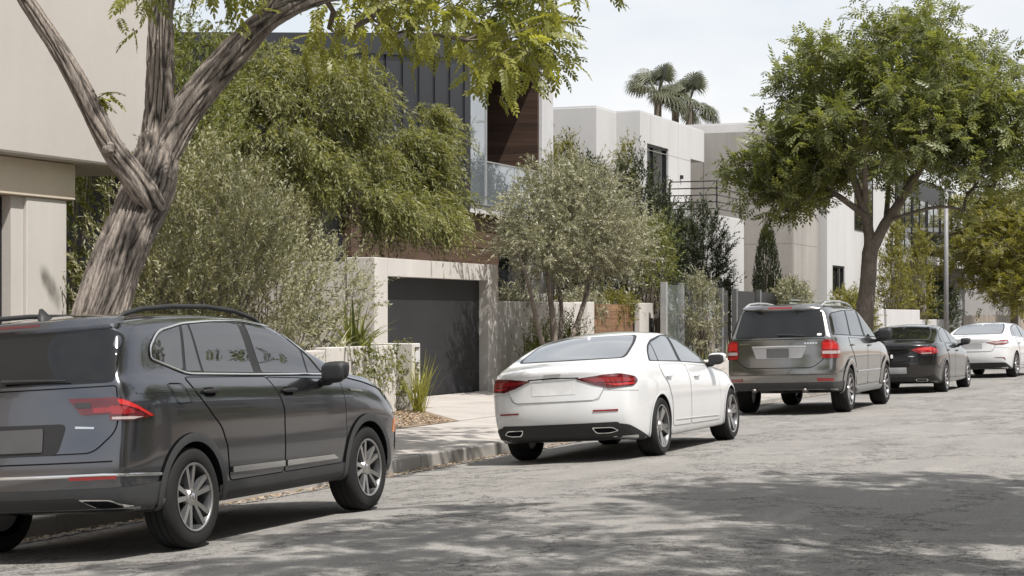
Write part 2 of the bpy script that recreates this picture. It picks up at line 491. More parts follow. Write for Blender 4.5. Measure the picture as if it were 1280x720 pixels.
# --- left house: white cantilevered upper floor over a recessed ground floor
h = empty('cantilever_house', (-14, 15, 0.1), label='white rendered house with overhanging upper floor behind the leaning street tree', cat='house')
h.location = (0, 0, 0)
up = MB(); up.box(-26, -13.5, 2, 21.45, 3.47, 9.4).build('upper_floor', M_WARM, h, bevel=0.035)
MB().box(-25.8, -13.52, 2.1, 21.40, 9.403, 9.5).build('roof', M_GREYW, h)
gf = MB(); gf.box(-25.5, -15.6, 2.2, 19.4, 0.0, 3.46)
gf.build('wall', M_TAN, h)
MB().box(-15.58, -13.72, 2.2, 19.62, 3.02, 3.463).build('beam', M_TAN, h, bevel=0.012)
MB().box(-15.55, -13.75, 18.68, 19.48, 0.0, 3.017).build('pier', M_CREAM, h, bevel=0.012)
MB().box(-15.56, -13.80, 18.44, 18.677, 0.0, 3.015).build('jamb', M_CREAM, h)
dr = MB().box(-14.05, -14.00, 13.2, 18.437, 0.02, 3.012).build('door', M_WIN, h)
fr = MB()
for y in (18.345, 17.3, 16.2, 15.1): fr.box(-13.999, -13.92, y, y + .085, 0.02, 3.0)
fr.box(-13.999, -13.93, 13.2, 18.34, 2.9, 3.0); fr.build('frame', M_BLACK, dr)
MB().box(-15.5, -13.83, 2.4, 13.15, 0.0, 3.014).build('wall', M_WARM, h)

# --- garage in front of the dark house
gx = -14.5
g = empty('garage', label='cream garage block with a black roller door at the driveway', cat='garage')
MB().box(gx - .55, gx, 29.55, 30.07, 0.0, 2.62).build('wall', M_CREAM, g, bevel=0.012)
MB().box(gx - .55, gx, 34.65, 35.14, 0.0, 2.62).build('wall', M_CREAM, g, bevel=0.012)
MB().box(gx - .548, gx + .002, 30.075, 34.645, 2.30, 2.618).build('lintel', M_CREAM, g, bevel=0.006)
MB().box(gx - 5.5, gx - .555, 29.6, 35.1, 2.42, 2.55).build('roof', M_GREYW, g)
MB().box(gx - 5.5, gx - .553, 29.58, 29.85, 0, 2.415).build('side_wall', M_CREAM, g)
MB().box(gx - 5.5, gx - .553, 34.9, 35.12, 0, 2.415).build('side_wall', M_CREAM, g)
dd = MB().box(gx - .29, gx - .23, 30.05, 34.68, 0.05, 2.36).build('door', M_DOOR, g)
for i in range(5):
    z0 = 0.12 + i * 0.445
    MB().box(gx - .228, gx - .20, 30.09, 34.64, z0, z0 + 0.4435).build('panel', M_DOOR, dd)
MB().box(gx - .24, gx - .19, 30.09, 34.64, 0.085, 0.114).build('seal', M_BLACK, dd)

# --- dark house behind the garage
dx = -18.0
h = empty('dark_clad_house', label='dark standing seam metal house with wooden loggia behind the garage', cat='house')
def ztop(y): return float(np.interp(y, [26, 41.9, 47.4], [6.15, 8.34, 8.46]))
body = MB()
body.prism_x([(26, 0.1), (41.9, 0.1), (41.9, ztop(41.9) - .05), (26, ztop(26) - .05)], dx - 9, dx - .42)
body.box(dx - 9, dx - 2.3, 41.905, 46.6, 0.1, 8.3)
body.build('wall', M_SEAM, h)
b = MB(); b.prism_x([(25.9, ztop(25.9) - .045), (47.45, ztop(47.4) - .1), (47.45, ztop(47.4) + .06), (41.9, ztop(41.9) + .06), (25.9, ztop(25.9) + .06)], dx - 9.1, dx + .06)
b.build('roof', M_BLACK, h)
# vertical metal sheets, each with its folded seam
y = 26.0
while y < 41.85:
    w = min(0.86, 41.9 - y)
    z1 = ztop(y) - .06
    p = MB(); p.prism_x([(y + .004, 4.17), (y + w - .004, 4.17), (y + w - .004, z1), (y + .004, z1)], dx - .40, dx - .0)
    p.box(dx + .001, dx + .028, y + .002, y + .022, 4.172, z1 - .01)
    p.build('seam_panel', M_SEAM, h)
    y += 0.86
# loggia: soffit, floor, wooden cheek, curtain glass, white end fin
MB().box(dx - 2.28, dx - .02, 41.91, 46.61, 4.10, 4.30).build('loggia_floor', M_GREYW, h)
MB().box(dx - 2.28, dx - .03, 41.91, 46.58, 8.08, 8.29).build('loggia_ceiling', M_WOODD, h)
for i in range(19):
    z0 = 4.31 + i * 0.198
    MB().box(dx - 2.27, dx - .06, 46.50, 46.597, z0, z0 + .194).build('cheek_board', M_WOODX, h)
MB().box(dx - 2.4, dx + .04, 46.605, 47.42, 2.2, 8.33).build('end_fin', M_GREYW, h, bevel=0.02)
wn = MB().box(dx - 2.27, dx - 2.22, 41.92, 46.48, 4.32, 8.06).build('window', M_WIN, h)
f = MB()
for y in (41.95, 43.1, 44.3, 45.5): f.box(dx - 2.215, dx - 2.13, y, y + .07, 4.32, 8.05)
f.build('frame', M_BLACK, wn)
M_CURT = plain('grey_curtain', (0.11, 0.11, 0.115), 0.85)
cu = MB()
for i in range(26):
    y = 43.2 + i * .085
    cu.cyl((dx - 2.05 + .02 * (i % 2), y, 4.33), (dx - 2.05 + .02 * (i % 2), y, 8.04), .045, n=6)
cu.build('curtain', M_CURT, h, smooth=True)
MB().box(dx - .10, dx - .075, 41.92, 43.02, 4.34, 8.06).build('glass_pane', M_WINB, h)
MB().box(dx - .11, dx - .085, 43.05, 44.9, 4.34, 5.38).build('glass_balustrade', M_WINB, h)
MB().box(dx - .11, dx - .085, 44.93, 46.48, 4.34, 5.38).build('glass_balustrade', M_WINB, h)
MB().box(dx - .135, dx - .06, 43.03, 46.49, 5.385, 5.42).build('handrail', M_STEEL, h)
MB().box(dx - .12, dx - .05, 42.99, 43.04, 4.33, 8.07).build('frame_post', M_STEEL, h)
MB().box(dx - .14, dx + .03, 41.92, 46.6, 4.302, 4.335).build('edge_trim', M_STEEL, h)
# wooden siding under the box, with the dark opening below
for i in range(10):
    z0 = 2.05 + i * 0.205
    yy1 = 44.2
    MB().box(dx - .5, dx - .22 - .012 * (i % 2), 36.0, yy1, z0, z0 + .199).build('siding_board', M_WOODD, h)
MB().box(dx - .52, dx - .12, 36.0, 46.6, 4.10 - .01, 4.165).build('soffit', M_WOODD, h)
window(h, 'x', 44.25, 46.55, 0.3, 3.3, dx - .5, mull=(45.4,))
MB().box(dx - .58, dx - .23, 44.22, 46.6, 3.32, 4.09).build('wall', M_WOODD, h)

# --- white cubic house
h = empty('cubic_house', label='white cubic two storey house with flat roof behind the black balcony railing', cat='house')
wx = -18.0
b = MB()
b.box(-27, wx, 54.95, 55.65, 0.1, 7.82)
b.box(-27, wx, 57.85, 60.3, 0.1, 7.82)
b.box(-27, wx, 55.652, 57.848, 6.92, 7.82)
b.box(-27, wx, 55.652, 57.848, 0.1, 4.2)
b.box(-27, wx, 60.302, 61.9, 6.8, 7.82)
b.build('wall', M_WHITE, h)
MB().box(-27.5, -18.75, 53.1, 54.947, 0.1, 7.80).build('wall', M_WHITE, h, bevel=0.01)
MB().box(-27, wx - 1.6, 60.303, 61.9, 0.1, 6.797).build('recess_wall', M_CONC, h)
MB().box(-26.9, wx - .02, 55.0, 61.88, 7.823, 7.87).build('coping', M_GREYW, h)
MB().box(-27.4, -18.77, 53.13, 54.93, 7.803, 7.85).build('coping', M_GREYW, h)
window(h, 'x', 55.66, 57.84, 4.22, 6.91, wx - .14, mull=(56.5,), frame=.07)
window(h, 'y', -21.9, -20.9, 5.9, 6.65, 53.1, out=-1, frame=.06, depth=.05)
# control joints in the render
jn = MB()
jn.box(wx + .0005, wx + .003, 54.96, 60.3, 6.715, 6.73); jn.box(wx + .0005, wx + .003, 56.0, 56.012, 6.93, 7.8); jn.box(wx + .0005, wx + .003, 58.9, 58.912, .2, 7.8)
jn.box(-18.74, -18.01, 54.945, 54.9485, 6.30, 6.315)
jn.box(-24, -18.76, 53.0965, 53.0995, 6.30, 6.315)
jn.build('control_joint', M_CONC, h)
# lower front block with the terrace
lx = -16.0
MB().box(-18.0 + .003, lx, 56.6, 59.6, 0.1, 4.68).build('terrace_block', M_WHITE, h)
MB().box(-17.98, lx - .02, 56.63, 59.58, 4.683, 4.72).build('terrace_coping', M_GREYW, h)
window(h, 'x', 57.25, 57.95, 0.3, 2.75, lx, frame=.07, depth=.03)
ra = empty('railing'); ra.parent = h
rp = MB()
for xx_ in (-17.6, -16.08): rp.box(xx_ - .02, xx_ + .02, 56.68, 56.72, 4.72, 5.78)
rp.box(-16.10, -16.06, 59.4, 59.44, 4.72, 5.78)
rp.build('post', M_BLACK, h)
for i in range(5):
    z = 4.90 + i * .215
    MB().box(-17.575, -16.055, 56.675, 56.725, z, z + .032).build('rail_bar', M_BLACK, h)
    MB().box(-16.095, -16.065, 56.73, 59.39, z, z + .032).build('rail_bar', M_BLACK, h)
bpy.data.objects.remove(ra)
for z, y in ((4.0, 57.6), (3.72, 57.6), (2.95, 58.3)):
    w = MB(); w.box(lx + .001, lx + .10, y - .05, y + .05, z, z + .16); w.cyl((lx + .06, y, z - .05), (lx + .06, y, z), .03, n=8)
    w.build('wall_lamp', M_STEEL, h)
w = MB(); w.box(wx + .001, wx + .09, 59.1, 59.2, 6.05, 6.17); w.build('wall_lamp', M_BLACK, h)

# --- concrete house
h = empty('concrete_house', label='grey exposed concrete house behind the crown of the large street tree', cat='house')
MB().box(-26, -15.25, 63.2, 66.9, 0.1, 7.9).build('wall', M_CONC, h, bevel=0.015)
for i in range(4):
    z0 = 0.2 + i * 1.93
    for x0, x1 in ((-24.0, -21.2), (-21.19, -18.4), (-18.39, -15.26)):
        MB().box(x0 + .006, x1 - .006, 63.185, 63.198, z0, z0 + 1.918).build('concrete_panel', M_CONC, h)
    MB().box(-15.248, -15.235, 63.21, 66.88, z0, z0 + 1.918).build('concrete_panel', M_CONC, h)
window(h, 'y', -16.5, -15.9, 0.4, 3.0, 63.18, out=-1, depth=.03)

# --- white gabled-less house with the dark square window
h = empty('plain_white_house', label='plain white house with one dark square window behind the street tree trunk', cat='house')
b = MB()
b.box(-26, -15.0, 67.3, 68.2, 0.1, 8.6); b.box(-26, -15.0, 70.3, 80.2, .1, 8.6)
b.box(-26, -15.0, 68.202, 70.298, 3.45, 8.6); b.box(-26, -15.0, 68.202, 70.298, .1, 2.35)
b.build('wall', M_WHITE, h)
window(h, 'x', 68.2, 70.3, 2.352, 3.448, -15.12, frame=.07, mull=(69.3,))
window(h, 'x', 72.0, 75.5, 4.9, 7.4, -15.0, frame=.08, depth=.03, mull=(73.7,))
MB().box(-25.9, -15.03, 67.33, 80.1, 8.603, 8.66).build('coping', M_GREYW, h)
MB().box(-16.4, -15.7, 66.95, 67.28, 0.1, 3.3).build('porch_wall', M_GREYW, h)

# --- house with dark glazed upper floor and projecting slab
h = empty('balcony_house', label='grey house with dark glazed upper floor over a projecting slab beside the lamp post', cat='house')
MB().box(-26, -17.5, 82.5, 106, 0.1, 3.9).build('wall', M_GREYW, h)
MB().box(-26, -17.0, 82.6, 108, 4.25, 8.6).build('upper_floor', M_SEAM, h)
MB().box(-26, -14.3, 82.4, 110, 3.905, 4.245).build('slab', M_GREYW, h)
for y0 in (86.0, 97.5):
    MB().box(-16.0, -14.9, y0, y0 + 1.4, 0.1, 3.9).build('pier', M_GREYW, h)
for i in range(6):
    y0 = 83 + i * 4.2
    window(h, 'x', y0, y0 + 3.9, 4.4, 7.6, -16.98, frame=.09, depth=.05, mull=(y0 + 1.95,))
for i in range(7):
    MB().box(-14.42, -14.38, 82.6 + i * 3.8, 82.6 + i * 3.8 + 3.72, 4.25, 5.3).build('glass_balustrade', M_WIN, h)
MB().box(-14.45, -14.36, 82.6, 109.2, 5.305, 5.35).build('handrail', M_BLACK, h)
window(h, 'x', 88.5, 96.5, .3, 3.4, -17.48, frame=.09, depth=.05, mull=(90.5, 92.5, 94.5))
for i in range(3):
    MB().box(-14.8 + .35 * i, -13.4 - .35 * i + .35 * i, 86.0 - 1.5, 89, .1 + .16 * i, .1 + .16 * (i + 1) - .003).build('step', M_CONC, h)

# distant low backdrop houses at the end of the street
for nm, (x0, x1, y0, y1, z1), m, lab in (
        ('white_far_house', (-24, -14, 112, 126, 6.5), M_WHITE, 'pale house far down the street behind the last tree'),
        ('tan_far_house', (-23, -13.6, 130, 148, 7.0), M_TAN, 'tan house at the far end of the street'),):
    h = empty(nm, label=lab, cat='house')
    MB().box(x0, x1, y0, y1, 0.1, z1).build('wall', m, h)
    MB().box(x0 - .3, x1 + .3, y0 - .3, y1 + .3, z1 + .003, z1 + .25).build('roof', M_GREYW, h)
    window(h, 'x', y0 + 2, y0 + 5, 1, 2.6, x1, depth=.05); window(h, 'x', y0 + 7, y0 + 11, 3.8, 5.6, x1, depth=.05)

# ------------------------------------------------------------------ garden walls, gate, fences
w = empty('garden_wall', label='cream rendered garden wall right of the garage behind the olive tree', cat='wall')
MB().box(gx - .28, gx - .05, 35.145, 40.3, 0.0, 1.90).build('wall', M_CREAM, w, bevel=.012)
MB().box(gx - .3, gx + .06, 40.303, 40.75, 0.0, 1.92).build('end_pier', M_CREAM, w, bevel=.012)
gt = empty('wooden_gate', label='horizontal cedar board gate between the cream piers', cat='gate')
for i in range(10):
    z0 = 0.18 + i * 0.17
    MB().box(gx - .16, gx - .10, 40.76, 42.40, z0, z0 + .164).build('board', M_WOOD, gt)
    MB().box(gx - .16, gx - .10, 42.415, 44.02, z0, z0 + .164).build('board', M_WOOD, gt)
MB().box(gx - .22, gx - .165, 40.76, 44.03, .15, 1.88).build('gate_frame', M_BLACK, gt)
MB().box(gx - .159, gx - .08, 44.03, 44.1, .15, 1.90).build('gate_post', M_BLACK, gt)
pl = empty('gate_pier', label='white gate pier with black entry panel right of the wooden gate', cat='pier')
MB().box(gx - .3, gx + .05, 44.105, 45.2, 0.0, 1.92).build('pier_body', M_CREAM, pl, bevel=.012)
e = MB(); e.box(gx + .051, gx + .10, 44.85, 45.0, 1.1, 1.55); e.build('entry_panel', M_BLACK, pl, bevel=.01)
MB().box(gx + .101, gx + .108, 44.875, 44.975, 1.32, 1.50).build('screen', M_WIN, pl)
pl = empty('short_pier', label='narrow stained concrete pier beside the glass fence', cat='pier')
MB().box(gx - .3, gx + .05, 45.8, 46.7, 0.0, 1.90).build('pier_body', M_CONC, pl, bevel=.01)
MB().box(gx - .2, gx - .15, 45.22, 45.78, .2, 1.86).build('slat_infill', M_WOOD, pl)
# glass and dark panel fence
fx = -14.0
fn = empty('glass_fence', label='greenish glass and black panel fence with steel posts beyond the gate pier', cat='fence')
y = 45.0
for i, (w_, m) in enumerate(((1.35, M_FGLASS), (1.35, M_FGLASS), (1.5, M_FGLASS), (0.75, M_BLACK), (2.2, M_BLACK), (2.2, M_BLACK))):
    y = [44.65, 46.1, 47.75, 49.75, 51.2, 53.8][i]
    zt_ = 2.38 if i < 3 else 2.3
    MB().box(fx - .03, fx - .005, y + .09, y + w_ - .01, 1.45 if i > 2 else .25, zt_).build('panel', m, fn)
    if i > 2: MB().box(fx - .03, fx - .008, y + .09, y + w_ - .01, .25, 1.40).build('panel', m, fn)
    MB().box(fx - .08, fx + .06, y - .06, y + .085, .05, zt_ + .06).build('post', M_STEEL, fn)
fn = empty('green_glass_gate', label='pale green glass gate behind the silver SUV roof', cat='gate')
for i in range(4):
    y = 55.9 + i * 1.55
    MB().box(-13.6, -13.57, y, y + 1.5, .2, 2.02).build('glass_panel', plain('green_glass_%d' % i, (0.26, 0.33, 0.27), 0.15, spec=.8), fn)
    MB().box(-13.63, -13.54, y + 1.503, y + 1.547, .1, 2.06).build('post', M_STEEL, fn)
MB().box(-13.63, -13.54, 55.9, 62.05, 2.065, 2.10).build('top_rail', M_STEEL, fn)
MB().box(-13.7, -13.45, 62.06, 62.42, .05, 2.12).build('end_post', M_WHITE, fn)
lw = MB().box(-13.3, -12.6, 64.5, 72.5, 0.0, 1.83).build('low_white_wall', M_WHITE, bevel=.015)
tag(lw, 'low white rendered wall behind the black sedan', 'wall')
lw = MB().box(-13.9, -13.5, 77, 84.5, 0.0, 1.45).build('low_white_wall', M_GREYW, bevel=.015)
tag(lw, 'low pale wall below the grey pier of the balcony house', 'wall')
# wooden fence at the far right
fn = empty('board_fence', label='weathered vertical board fence behind the farthest white car', cat='fence')
M_OLDW = wood('weathered_boards', (0.20, 0.17, 0.14), (0.34, 0.29, 0.24), axis=2)
for i in range(60):
    y = 85 + i * .42
    MB().box(-12.9, -12.86, y, y + .40, .05, 1.62 + .03 * math.sin(i * 1.7)).build('board', M_OLDW, fn)
MB().box(-12.96, -12.91, 85, 110, 1.2, 1.3).build('rail', M_OLDW, fn)

# planter walls and the house-number pillar by the driveway
px_ = -12.85
pw = empty('planter_wall', label='cream planter wall with climbing plants left of the driveway', cat='wall')
MB().box(px_ - .22, px_, 24.6, 26.95, 0.0, 1.14).build('wall', M_CREAM, pw, bevel=.012)
MB().box(px_ - .24, px_ - .02, 20.0, 24.595, 0.0, 1.10).build('wall', M_CREAM, pw, bevel=.012)
MB().box(px_ - 1.6, px_ - .222, 26.72, 26.94, 0.0, 1.13).build('return_wall', M_CREAM, pw, bevel=.012)
npil = empty('number_pillar', label='cream house number pillar with dark metal numerals at the driveway', cat='pillar')
MB().box(px_ - 1.0, px_, 27.55, 27.85, 0.0, 1.16).build('pillar_body', M_CREAM, npil, bevel=.012)
# dark metal house numerals, vertical on the street side of the pillar (strokes as seen in the photograph)
def numeral(strokes, zc_, yc_, s=.075):
    b = MB()
    for (u0, v0, u1, v1) in strokes:
        b.cyl((px_ + .012, yc_ + u0 * s, zc_ + v0 * s), (px_ + .012, yc_ + u1 * s, zc_ + v1 * s), .011, n=6)
    b.build('numeral', M_BLACK, npil)
b = MB(); b.box(px_ + .001, px_ + .012, 27.62, 27.80, .86, 1.02); b.build('number_plate', M_GREYW, npil)
numeral([(-1, 1.2, 1, 1.2), (-1, 1.2, -1, .4)], 1.0, 27.71)
numeral([(.8, 1, -.6, .6), (-.6, .6, -.7, -.2), (-.7, -.2, .6, -.3), (.6, -.3, .5, -1)], .77, 27.71)
numeral([(-.8, .9, .8, .9), (0, .9, -.2, -.9), (-.8, 0, .6, .1)], .60, 27.71)
numeral([(.7, 1, -.7, .2), (-.7, .2, .8, -.1), (.3, .8, .3, -1)], .43, 27.71)
M_POLE = plain('weathered_grey_pole', (0.20, 0.20, 0.205), 0.6, 0.2)
# lamp post
lp = empty('lamp_post', (-10.3, 64.3, 0), label='grey steel lamp post between the dark sedan and the far white car', cat='lamp post')
b = MB(); b.cyl((0, 0, 0.02), (0, 0, 6.0), .082, .068, n=12); b.build('pole', M_POLE, lp, smooth=True)
b = MB(); b.cyl((0, 0, 0.02), (0, 0, .5), .16, .14, n=12); b.build('base', M_POLE, lp, smooth=True)
b = MB(); b.cyl((0, 0, 6.0), (0, 0, 6.35), .16, .20, n=12); b.cyl((0, 0, 6.352), (0, 0, 6.5), .24, .10, n=12); b.build('lamp_head', M_STEEL, lp, smooth=True)
# ------------------------------------------------------------------ cars
def paint(name, col, metal=0.55, rough=0.32, flake=True):
    m, t, p = nmat(name)
    v = wpos(t, obj=True)
    d = noise(t, 1.3, 2, 0.5, v)
    c = mixc(t, 1.0, col, ramp(t, d, [(0.3, 0.96), (0.7, 1.03)]), 'MULTIPLY')
    # road dust towards the sills
    g = N_(t, 'ShaderNodeSeparateXYZ'); L_(t, v, g.inputs[0])
    dm = N_(t, 'ShaderNodeMapRange'); L_(t, g.outputs['Z'], dm.inputs['Value'])
    dm.inputs['From Min'].default_value = 0.25; dm.inputs['From Max'].default_value = 0.75
    dm.inputs['To Min'].default_value = 0.16; dm.inputs['To Max'].default_value = 0.0
    dn = N_(t, 'ShaderNodeMath', operation='MULTIPLY'); L_(t, dm.outputs['Result'], dn.inputs[0]); L_(t, d, dn.inputs[1])
    c = mixc(t, dn.outputs[0], c, (0.30, 0.27, 0.23))
    L_(t, c, p.inputs['Base Color'])
    p.inputs['Metallic'].default_value = metal; p.inputs['Roughness'].default_value = rough
    p.inputs['Coat Weight'].default_value = 1.0; p.inputs['Coat Roughness'].default_value = 0.035
    p.inputs['Coat IOR'].default_value = 1.5
    return m
M_TYRE = plain('tyre_rubber', (0.013, 0.013, 0.0135), 0.85, bmp=.2, bscale=60, spec=.3)
M_TRIM = plain('black_trim_plastic', (0.020, 0.020, 0.021), 0.55, spec=.4)
M_CLAD = plain('grey_cladding_plastic', (0.040, 0.041, 0.043), 0.55, spec=.4)
M_WELL = plain('wheel_well_dark', (0.008, 0.008, 0.008), 0.9, spec=.1)
M_CHR = plain('chrome', (0.78, 0.78, 0.78), 0.12, 1.0, var=.04)
M_ALU = plain('machined_alloy', (0.46, 0.45, 0.44), 0.28, 0.9, var=.08)
M_ALUD = plain('dark_alloy', (0.10, 0.10, 0.105), 0.40, 0.7)
M_DISC = plain('brake_disc', (0.16, 0.15, 0.14), 0.45, 0.8)
M_GAP = plain('panel_gap', (0.006, 0.006, 0.007), 0.9, spec=.1)
M_TINT = glass_mat('tinted_car_glass', (0.008, 0.009, 0.010), 0.012, .5, 1.5)
MATS['tinted_car_glass'].node_tree.nodes['Principled BSDF'].inputs['Coat Weight'].default_value = 0
M_SIDEG = glass_mat('side_car_glass', (0.012, 0.013, 0.015), 0.012, .8, 1.75)
M_CLEARG = glass_mat('light_car_glass', (0.15, 0.165, 0.18), 0.015, .9, 1.9)
M_MIR = plain('mirror_glass', (0.6, 0.62, 0.65), 0.03, 1.0, var=.02)
def lens(name, col, em=0):
    m = plain(name, col, 0.12, 0.0, coat=1.0, spec=.6, var=.15, vscale=25)
    return m
M_RED = lens('red_lens', (0.21, 0.008, 0.010)); M_REDD = lens('smoked_red_lens', (0.085, 0.006, 0.008))
M_REDB = lens('bright_red_lens', (0.40, 0.015, 0.014)); M_CLR = lens('clear_lens', (0.36, 0.30, 0.29)); M_ORG = lens('amber_lens', (0.55, 0.16, 0.02))
M_PLATE = plain('blank_plate', (0.33, 0.33, 0.34), 0.5); M_PLATED = plain('dark_blank_plate', (0.07, 0.07, 0.072), 0.35)
M_PLATEW = plain('blank_white_plate', (0.62, 0.62, 0.62), 0.5)

def rnd(pts, r, n=4):
    """polygon with rounded corners; r may be a list"""
    out = []; m = len(pts)
    for i in range(m):
        p = np.array(pts[i], float); a = np.array(pts[i - 1], float); b = np.array(pts[(i + 1) % m], float)
        ri = r[i] if isinstance(r, (list, tuple)) else r
        la, lb = np.linalg.norm(a - p), np.linalg.norm(b - p)
        d = min(ri, la * .45, lb * .45)
        if d < 1e-4: out.append(tuple(p)); continue
        p0 = p + (a - p) / la * d; p1 = p + (b - p) / lb * d
        for k in range(n + 1):
            s = k / n; out.append(tuple((1 - s) ** 2 * p0 + 2 * s * (1 - s) * p + s * s * p1))
    return out
def inpoly(P, poly):
    x, y = P[:, 0], P[:, 1]; c = np.zeros(len(P), bool); n = len(poly); j = n - 1
    for i in range(n):
        xi, yi = poly[i]; xj, yj = poly[j]
        if yi != yj:
            c ^= ((yi > y) != (yj > y)) & (x < (xj - xi) * (y - yi) / (yj - yi) + xi)
        j = i
    return c
def resample(pts, step, closed=False):
    P = [np.array(p, float) for p in pts]
    if closed: P = P + [P[0]]
    out = []
    for a, b in zip(P[:-1], P[1:]):
        n = max(1, int(math.ceil(np.linalg.norm(b - a) / step)))
        for k in range(n): out.append(a + (b - a) * k / n)
    if not closed: out.append(P[-1])
    return np.array(out)
VIEWS = {'side': ((1, 0, 0), (0, 1, 0), (0, 0, 1)), 'rear': ((0, -1, 0), (1, 0, 0), (0, 0, 1)), 'front': ((0, 1, 0), (1, 0, 0), (0, 0, 1)),
         'top': ((0, 0, 1), (1, 0, 0), (0, 1, 0)), 'diag': ((.7071, -.7071, 0), (.7071, .7071, 0), (0, 0, 1)),
         'diagf': ((.7071, .7071, 0), (-.7071, .7071, 0), (0, 0, 1))}
def dg(x, y): return .7071 * (x + y)

class Car:
    def __init__(s, name, spec, loc, roll, yaw, label, pitch=0):
        s.S = spec
        s.root = empty(name, label=label, cat='car', group='cars parked along the kerb')
        s.root.rotation_euler = (pitch, -roll, yaw)
        s.root.location = loc
        s.make_body()
    # -- body shell -------------------------------------------------
    def make_body(s):
        S = s.S; I = lambda k, y: float(np.interp(y, *zip(*S[k])))
        yr, yf = S['ends']
        st = S['st']
        cols = [1, .86, .62, .32, 0, -.32, -.62, -.86, -1]
        nI, nJ = len(st), len(cols)
        grid = {}
        rows_n = 11
        for i, y0 in enumerate(st):
            zs, zb, zt, w = I('sill', y0), I('belt', y0), I('top', y0), I('half', y0)
            cr = I('crown', y0); tum = S['tum']
            ze = zt - cr
            zb2 = min(zb, ze - .035)
            zr = [zs, zs + .05, zs + .34 * (zb2 - zs), zs + .60 * (zb2 - zs), zb2 - .22 * (zb2 - zs), zb2 - .045, zb2]
            xr = [w * S['rowx'][k] for k in range(7)]
            hgt = ze - zb2
            for f in (.12, .45, .85, 1.0):
                z = zb2 + hgt * f
                zr.append(z)
                xr.append(w * S['rowx'][6] - .012 - tum * (z - zb2) - (.045 if f == 1.0 else (.006 if f == .85 else 0)) * min(1, hgt / .3) - (.02 if hgt < .1 else 0) * f)
            for k in range(rows_n):
                for j, v in enumerate(cols):
                    if 0 < i < nI - 1 and 0 < k < rows_n - 1 and 0 < j < nJ - 1: continue
                    x = v * xr[k]
                    z = zr[k] + (cr * (1 - v * v) if k == rows_n - 1 else (0.0))
                    y = y0
                    a = max(0, 1 - (y0 - yr) / S.get('rbl', .8))
                    if a > 0:
                        y += a * (float(np.interp(z, *zip(*S['rearp']))) - yr) + a ** 2 * S['rbow'] * abs(v) ** 3
                    a = max(0, 1 - (yf - y0) / .7)
                    if a > 0:
                        y += a * (float(np.interp(z, *zip(*S['frontp']))) - yf) - a ** 2 * S['fbow'] * abs(v) ** 2.5
                    grid[i, k, j] = (x, y, z)
        ids = {q: n for n, q in enumerate(grid)}
        V = list(grid.values()); F = []
        K, J = rows_n - 1, nJ - 1
        for i in range(nI - 1):
            for k in range(K):
                F.append([ids[i, k, 0], ids[i + 1, k, 0], ids[i + 1, k + 1, 0], ids[i, k + 1, 0]])
                F.append([ids[i, k, J], ids[i, k + 1, J], ids[i + 1, k + 1, J], ids[i + 1, k, J]])
            for j in range(J):
                F.append([ids[i, K, j], ids[i + 1, K, j], ids[i + 1, K, j + 1], ids[i, K, j + 1]])
                F.append([ids[i, 0, j], ids[i, 0, j + 1], ids[i + 1, 0, j + 1], ids[i + 1, 0, j]])
        for k in range(K):
            for j in range(J):
                F.append([ids[0, k, j], ids[0, k + 1, j], ids[0, k + 1, j + 1], ids[0, k, j + 1]])
                F.append([ids[nI - 1, k, j], ids[nI - 1, k, j + 1], ids[nI - 1, k + 1, j + 1], ids[nI - 1, k + 1, j]])
        me = fast_mesh('body', V, F, [S['paint'], M_WELL], smooth=True)
        bm = bmesh.new(); bm.from_mesh(me); bmesh.ops.recalc_face_normals(bm, faces=bm.faces); bm.to_mesh(me); bm.free()
        o = link('body', me, s.root)
        sub = o.modifiers.new('s', 'SUBSURF'); sub.levels = 2; sub.render_levels = 2
        dg_ = bpy.context.evaluated_depsgraph_get(); dg_.update()
        sm = bpy.data.meshes.new_from_object(o.evaluated_get(dg_), preserve_all_data_layers=False, depsgraph=dg_)
        o.modifiers.clear()
        # ray-cast structure of the uncut smooth surface
        sm.calc_loop_triangles()
        s.vn = np.array([v.normal[:] for v in sm.vertices]); s.vc = np.array([v.co[:] for v in sm.vertices])
        s.tri = np.array([t.vertices[:] for t in sm.loop_triangles])
        s.bvh = BVHTree.FromPolygons([tuple(c) for c in s.vc], [tuple(t) for t in s.tri])
        # wheel wells
        cb = bmesh.new()
        for yw in (0, S['wb']):
            for sx in (1, -1):
                mat_ = Matrix.Translation((sx * (S['half_w'] - .02), yw, S['wr'])) @ Matrix.Rotation(R(90), 4, 'Y')
                bmesh.ops.create_cone(cb, cap_ends=True, segments=48, radius1=S['arch'], radius2=S['arch'], depth=.70, matrix=mat_)
        cm = bpy.data.meshes.new('cut'); cb.to_mesh(cm); cb.free(); cm.materials.append(S['paint']); cm.materials.append(M_WELL)
        cm.polygons.foreach_set('material_index', np.ones(len(cm.polygons), np.int32))
        o.data = sm
        for q in (S['paint'], M_WELL):
            if q.name not in sm.materials: sm.materials.append(q)
        co = bpy.data.objects.new('cut', cm); COL.objects.link(co); co.parent = s.root
        bo = o.modifiers.new('b', 'BOOLEAN'); bo.operation = 'DIFFERENCE'; bo.object = co; bo.solver = 'EXACT'
        try: bo.material_mode = 'TRANSFER'
        except Exception: pass
        dg_ = bpy.context.evaluated_depsgraph_get(); dg_.update()
        fm = bpy.data.meshes.new_from_object(o.evaluated_get(dg_), depsgraph=dg_)
        o.modifiers.clear(); o.data = fm; bpy.data.objects.remove(co)
        fm.polygons.foreach_set('use_smooth', np.ones(len(fm.polygons), bool))
        # keep the smooth normals of the uncut surface, flat ones inside the wells
        nn = [None] * len(fm.loops); cache = {}
        wi = [i for i, m in enumerate(fm.materials) if m == M_WELL]
